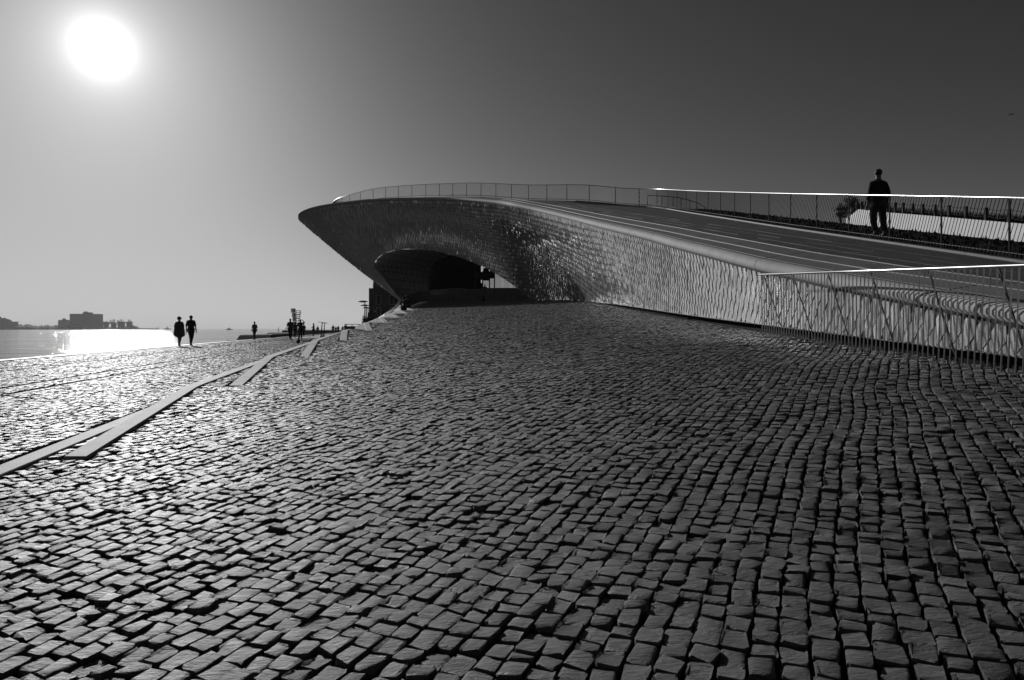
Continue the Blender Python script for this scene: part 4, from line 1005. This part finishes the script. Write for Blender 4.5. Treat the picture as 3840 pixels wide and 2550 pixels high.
mb.build('shell', M['brick'], e); MB().box((0, -.62, zb_ / 2), (.9 * 1, .06, zb_ * .8)).build('door', M['black'], e)
for (px, pyt, pyb, Y_, wpx, lb) in ((364.5, 315.5, 324, 80, 6, 'dark bush with an upright shoot beside the lamp posts'), (369, 317, 324.5, 82, 7, 'dense dark bush right of the lamp posts')):
    b_ = P(px, pyb, Y_); t2 = P(px, pyt, Y_); b_.z = 0; e = empty('bush', b_); tag(e, lb, 'bush', 'bushes by the lamp posts'); w_ = wpx / F * Y_
    MB().tube([(0, 0, 0), (.1, 0, t2.z * .6), (-.1, 0, t2.z)], [.08, .05, .02], 6).build('trunk', M['bark'], e)
    leafy('crown', (0, 0, t2.z * .52), (w_ * .5, w_ * .5, t2.z * .42), 1300, .11, M['foliage'], e)
# boats
def sailboat(px, py_top, Y_, label, w_=1.0):
    u = Y_ / F; x_ = (px - CX) * u; ht = (HY + .8 - py_top) * u; e = empty('sailboat', (x_, Y_, -1.9)); tag(e, label, 'sailboat', 'sailing boats on the river')
    MB().hexa([(-.5 * u, -u * .4, 0), (.5 * u, -u * .4, 0), (.5 * u, u * .4, 0), (-.5 * u, u * .4, 0)], [(-.9 * u, -u * .5, u * .5), (.9 * u, -u * .5, u * .5), (.7 * u, u * .5, u * .5), (-.7 * u, u * .5, u * .5)]).build('hull', M['black'], e)
    MB().tube([(0, 0, 0), (0, 0, ht)], u * .08, 5).build('mast', M['black'], e)
    mb = MB(); mb.v = [(-.55 * u * w_, 0, u), (.55 * u * w_, 0, u), (0, 0, ht), (-.55 * u * w_, .1 * u, u), (.55 * u * w_, .1 * u, u), (0, .1 * u, ht)]
    mb.f = [[0, 1, 2], [5, 4, 3], [0, 3, 4, 1], [1, 4, 5, 2], [2, 5, 3, 0]]; mb.build('sail', M['sail'], e)
sailboat(285.5, 322.8, 420, 'nearer sailing boat with a tall dark sail at the end of the breakwater')
sailboat(278.6, 325.0, 800, 'smaller distant sailing boat left of the breakwater', .8)
def ship(px, Y_, wpx, hpx, label, name='ship'):
    u = Y_ / F; e = empty(name, ((px - CX) * u, Y_, -1.9)); tag(e, label, 'ship', 'distant ships on the horizon')
    a = wpx * u / 2; b = .6 * u
    MB().hexa([(-a * .85, -b, 0), (a * .85, -b, 0), (a * .85, b, 0), (-a * .85, b, 0)], [(-a, -b, .7 * u), (a, -b, .7 * u), (a, b, .7 * u), (-a, b, .7 * u)]).build('hull', M['far'], e)
    MB().box((-a * .1, 0, 1.2 * u), (a * .7, b, 1.0 * u)).build('deckhouse', M['far'], e)
    MB().tube([(0, 0, 1.4 * u), (0, 0, hpx * u)], [.35 * u, .12 * u], 6).build('mast', M['far'], e)
ship(229.3, 1500, 7, 2.4, 'small ship on the horizon above the lone walker')
ship(167.5, 2300, 7.5, 3.4, 'small ship with a tall mast on the horizon just left of the couple')
ship(158, 2600, 3, 1.0, 'tiny low boat on the horizon midway between the cranes and the couple', 'boat')

# ------------------------------------------------------------------ far shore
YF = 1900.0; uf = YF / F
def fx(z6x): return (z6x / 14.756 - CX) * uf
def fz(z6y): return CZ + (HY - (304 + z6y / 14.756)) * uf
hl = [(-4200, 290), (-3600, 230), (-2900, 240), (-2300, 190), (-1500, 210), (-900, 150), (-500, 130), (-250, 160), (-60, 175), (0, 180), (14, 186), (28, 206), (70, 203), (110, 215), (150, 227), (178, 245), (182, 272), (230, 290), (320, 305), (352, 312), (372, 300), (410, 294), (450, 303), (500, 318), (575, 324), (600, 318), (612, 300), (622, 322), (655, 322), (665, 306), (715, 306), (730, 326), (790, 318), (822, 305), (905, 322), (935, 335), (975, 330), (998, 318), (1330, 338), (1420, 345), (1900, 345), (2020, 350), (2030, 355), (2340, 357)]
mb = MB(); n_ = len(hl)
hl2 = []
for (a_, b_) in zip(hl[:-1], hl[1:]):
    m_ = max(1, int((b_[0] - a_[0]) / 14))
    for i in range(m_):
        u_ = i / m_; hl2.append((a_[0] + (b_[0] - a_[0]) * u_, a_[1] + (b_[1] - a_[1]) * u_ + (random.uniform(-4, 4) if a_[0] < 820 else 0)))
hl2.append(hl[-1]); n_ = len(hl2)
for r_, (dy, sc, fl) in enumerate(((-25, 0, 1), (-10, .5, 1), (20, 1, 0), (90, .8, 0), (200, 0, 1))):
    for (a_, b_) in hl2: mb.v.append((fx(a_) * (YF + dy) / YF, YF + dy, -2.2 + (fz(b_) + 2.2) * sc + (random.uniform(-1, 1) if 0 < sc < 1 else 0)))
for r_ in range(4):
    for i in range(n_ - 1): a_ = r_ * n_ + i; mb.f.append([a_, a_ + 1, a_ + n_ + 1, a_ + n_])
o = mb.build('far_shore', M['farhill']); o['kind'] = 'structure'
def farbox(name, x0, x1, y0, y1, parent, dy=20, off=0, base=(0, 0, 0), m_='far'):
    return MB().box(((fx(x0) + fx(x1)) / 2 - base[0], YF + 10 + off + dy / 2 - base[1], (fz(y0) + fz(y1)) / 2 - base[2]), (fx(x1) - fx(x0), dy, abs(fz(y0) - fz(y1)))).build(name, M[m_], parent)
b0 = (fx(1164), YF, 0); e = empty('grain_silo', b0); tag(e, 'huge windowless grain silo block on the far shore with a small box on its roof', 'silo')
farbox('silo_block', 998, 1330, 143, 352, e, 50, base=b0)
for q_ in range(24): farbox('silo_rib', 998 + q_ * 13.9 + 1, 998 + q_ * 13.9 + 11, 147, 352, e, 1.5, off=-1.5, base=b0)
farbox('roof_box', 1187, 1257, 120, 143, e, 25, base=b0); farbox('roof_box', 1205, 1235, 109, 120, e, 10, base=b0)
b0 = (fx(863), YF, 0); e = empty('grain_silo', b0); tag(e, 'smaller silo tower with a corner turret left of the huge silo block', 'silo')
farbox('silo_block', 822, 905, 235, 352, e, 30, base=b0); farbox('turret', 885, 901, 212, 235, e, 10, base=b0)
b0 = (fx(273), YF - 30, 0); e = empty('far_building', b0); tag(e, 'boxy building with a flat overhanging roof on the wooded shore at far left', 'building')
farbox('wall', 240, 306, 268, 325, e, 20, off=-40, base=b0); farbox('roof', 234, 312, 262, 269, e, 24, off=-41, base=b0)
def conveyor(pts, r_, label):
    b_ = Vector((fx(pts[0][0]), YF + 5, fz(pts[0][1]))); p_ = [Vector((fx(a_), YF + 5, fz(c_))) for a_, c_ in pts]
    o = MB().tube(p_, r_, 4).build('conveyor', M['far'], None, base=b_); o.location = b_; tag(o, label, 'conveyor', 'conveyor bridges of the grain terminal')
conveyor([(903, 232), (998, 240)], 1.2, 'conveyor bridge linking the small silo tower to the huge silo block')
conveyor([(1330, 263), (1450, 263), (1600, 270), (1700, 285)], 1.2, 'upper straight conveyor running right from the huge silo block')
conveyor([(1330, 330), (1420, 315), (1500, 298), (1600, 293)], 1.3, 'rising conveyor low on the right of the huge silo block')
conveyor([(1330, 298), (1400, 306), (1480, 300), (1560, 272), (1650, 292), (1745, 265)], 1.2, 'zigzag conveyor between the cranes beside the silo')
conveyor([(1700, 303), (1760, 320), (1860, 335)], 1.1, 'sloping conveyor low between the right-hand cranes')
conveyor([(1810, 280), (1880, 268), (1935, 268)], 1.2, 'short conveyor joining the two rightmost unloaders')
def unloader(x0, x1, ytop, ybot, masts, label, jib=None):
    b_ = Vector((fx((x0 + x1) / 2), YF, 0)); e = empty('ship_unloader', b_); tag(e, label, 'crane', 'unloading towers of the grain terminal')
    MB().box((0, 0, (fz(ytop) + fz(ybot)) / 2), (fx(x1) - fx(x0), 12, fz(ytop) - fz(ybot))).build('tower', M['far'], e)
    w_ = (fx(x1) - fx(x0)); MB().box((0, 0, fz(ytop) - 1.2), (w_ * 1.5, 14, 2)).build('platform', M['far'], e)
    for sx in (-.35, .35): MB().box((sx * w_ * 1.2, 0, (fz(352) + fz(ybot)) / 2), (2.0, 8, max(.5, fz(ybot) - fz(352)))).build('leg', M['far'], e)
    for (mx_, my_) in masts: MB().tube([(fx(mx_) - b_.x, 0, fz(ytop)), (fx(mx_) - b_.x, 0, fz(my_))], .9, 4).build('mast', M['far'], e)
    if jib: MB().tube([(fx(a_) - b_.x, -2, fz(c_)) for a_, c_ in jib], 1.3, 4).build('jib', M['far'], e)
unloader(1415, 1445, 283, 325, [(1430, 275)], 'small square tower nearest the huge silo block')
unloader(1485, 1512, 272, 300, [(1500, 262)], 'second small tower on stilts right of the silo block')
unloader(1548, 1590, 264, 318, [(1568, 243)], 'pointed tower in the middle of the conveyors')
unloader(1655, 1698, 280, 335, [(1665, 222), (1690, 222), (1678, 235)], 'unloading tower with a long jib raised to the left', jib=[(1625, 235), (1665, 282)])
unloader(1755, 1802, 262, 335, [(1760, 238), (1782, 222), (1798, 224)], 'unloading tower with clustered masts, second from the right', jib=[(1735, 240), (1765, 270)])
unloader(1808, 1828, 262, 285, [(1818, 240)], 'small cabin tower just right of the clustered masts')
unloader(1882, 1935, 262, 338, [(1892, 228), (1905, 240), (1920, 228), (1938, 250)], 'rightmost tall unloading tower of the terminal')
b0 = (fx(1990), YF - 10, 0); e = empty('pier_house', b0); tag(e, 'low pier building with a small turret at the right end of the terminal', 'building')
farbox('wall', 1952, 2022, 332, 354, e, 15, off=-20, base=b0); farbox('turret', 1978, 1998, 315, 332, e, 6, off=-20, base=b0)
b0 = (fx(1600), YF - 30, 0); o = farbox('pier', 1335, 2022, 343, 360, None, 20, off=-45); tag(o, 'long low pier under the unloading towers on the far shore', 'pier')
# aircraft
pa = P(1011.5, 114.3, 2600); e = empty('aircraft', pa); tag(e, 'tiny aircraft high in the sky near the right edge', 'aircraft')
MB().tube([(-11, 0, -1.5), (-8, 0, -1), (9, 0, 1), (11, 0, 1.3)], [.4, 1.7, 1.7, .4], 8).build('fuselage', M['dsteel'], e)
MB().hexa([(-1, -14, -.4), (-3, -14, -.4), (-1, 14, -.4), (1, 14, -.4)], [(3, -1, .2), (0, -1, .2), (0, 1, .2), (3, 1, .2)]).build('wing', M['dsteel'], e)
MB().box((-9.5, 0, 1.2), (2.5, .4, 4)).build('tail_fin', M['dsteel'], e)

# ------------------------------------------------------------------ haze over the river
hm_ = bpy.data.materials.new('haze'); hm_.use_nodes = True; t_ = hm_.node_tree; t_.nodes.clear()
pv = t_.nodes.new('ShaderNodeVolumePrincipled'); pv.inputs['Color'].default_value = (.9, .9, .9, 1); pv.inputs['Density'].default_value = .00010; pv.inputs['Anisotropy'].default_value = .2
oo = t_.nodes.new('ShaderNodeOutputMaterial'); t_.links.new(pv.outputs[0], oo.inputs['Volume'])
hz = MB().box((-1500, 5950, 28.5), (21200, 12300, 63)).build('haze', hm_); hz['kind'] = 'stuff'
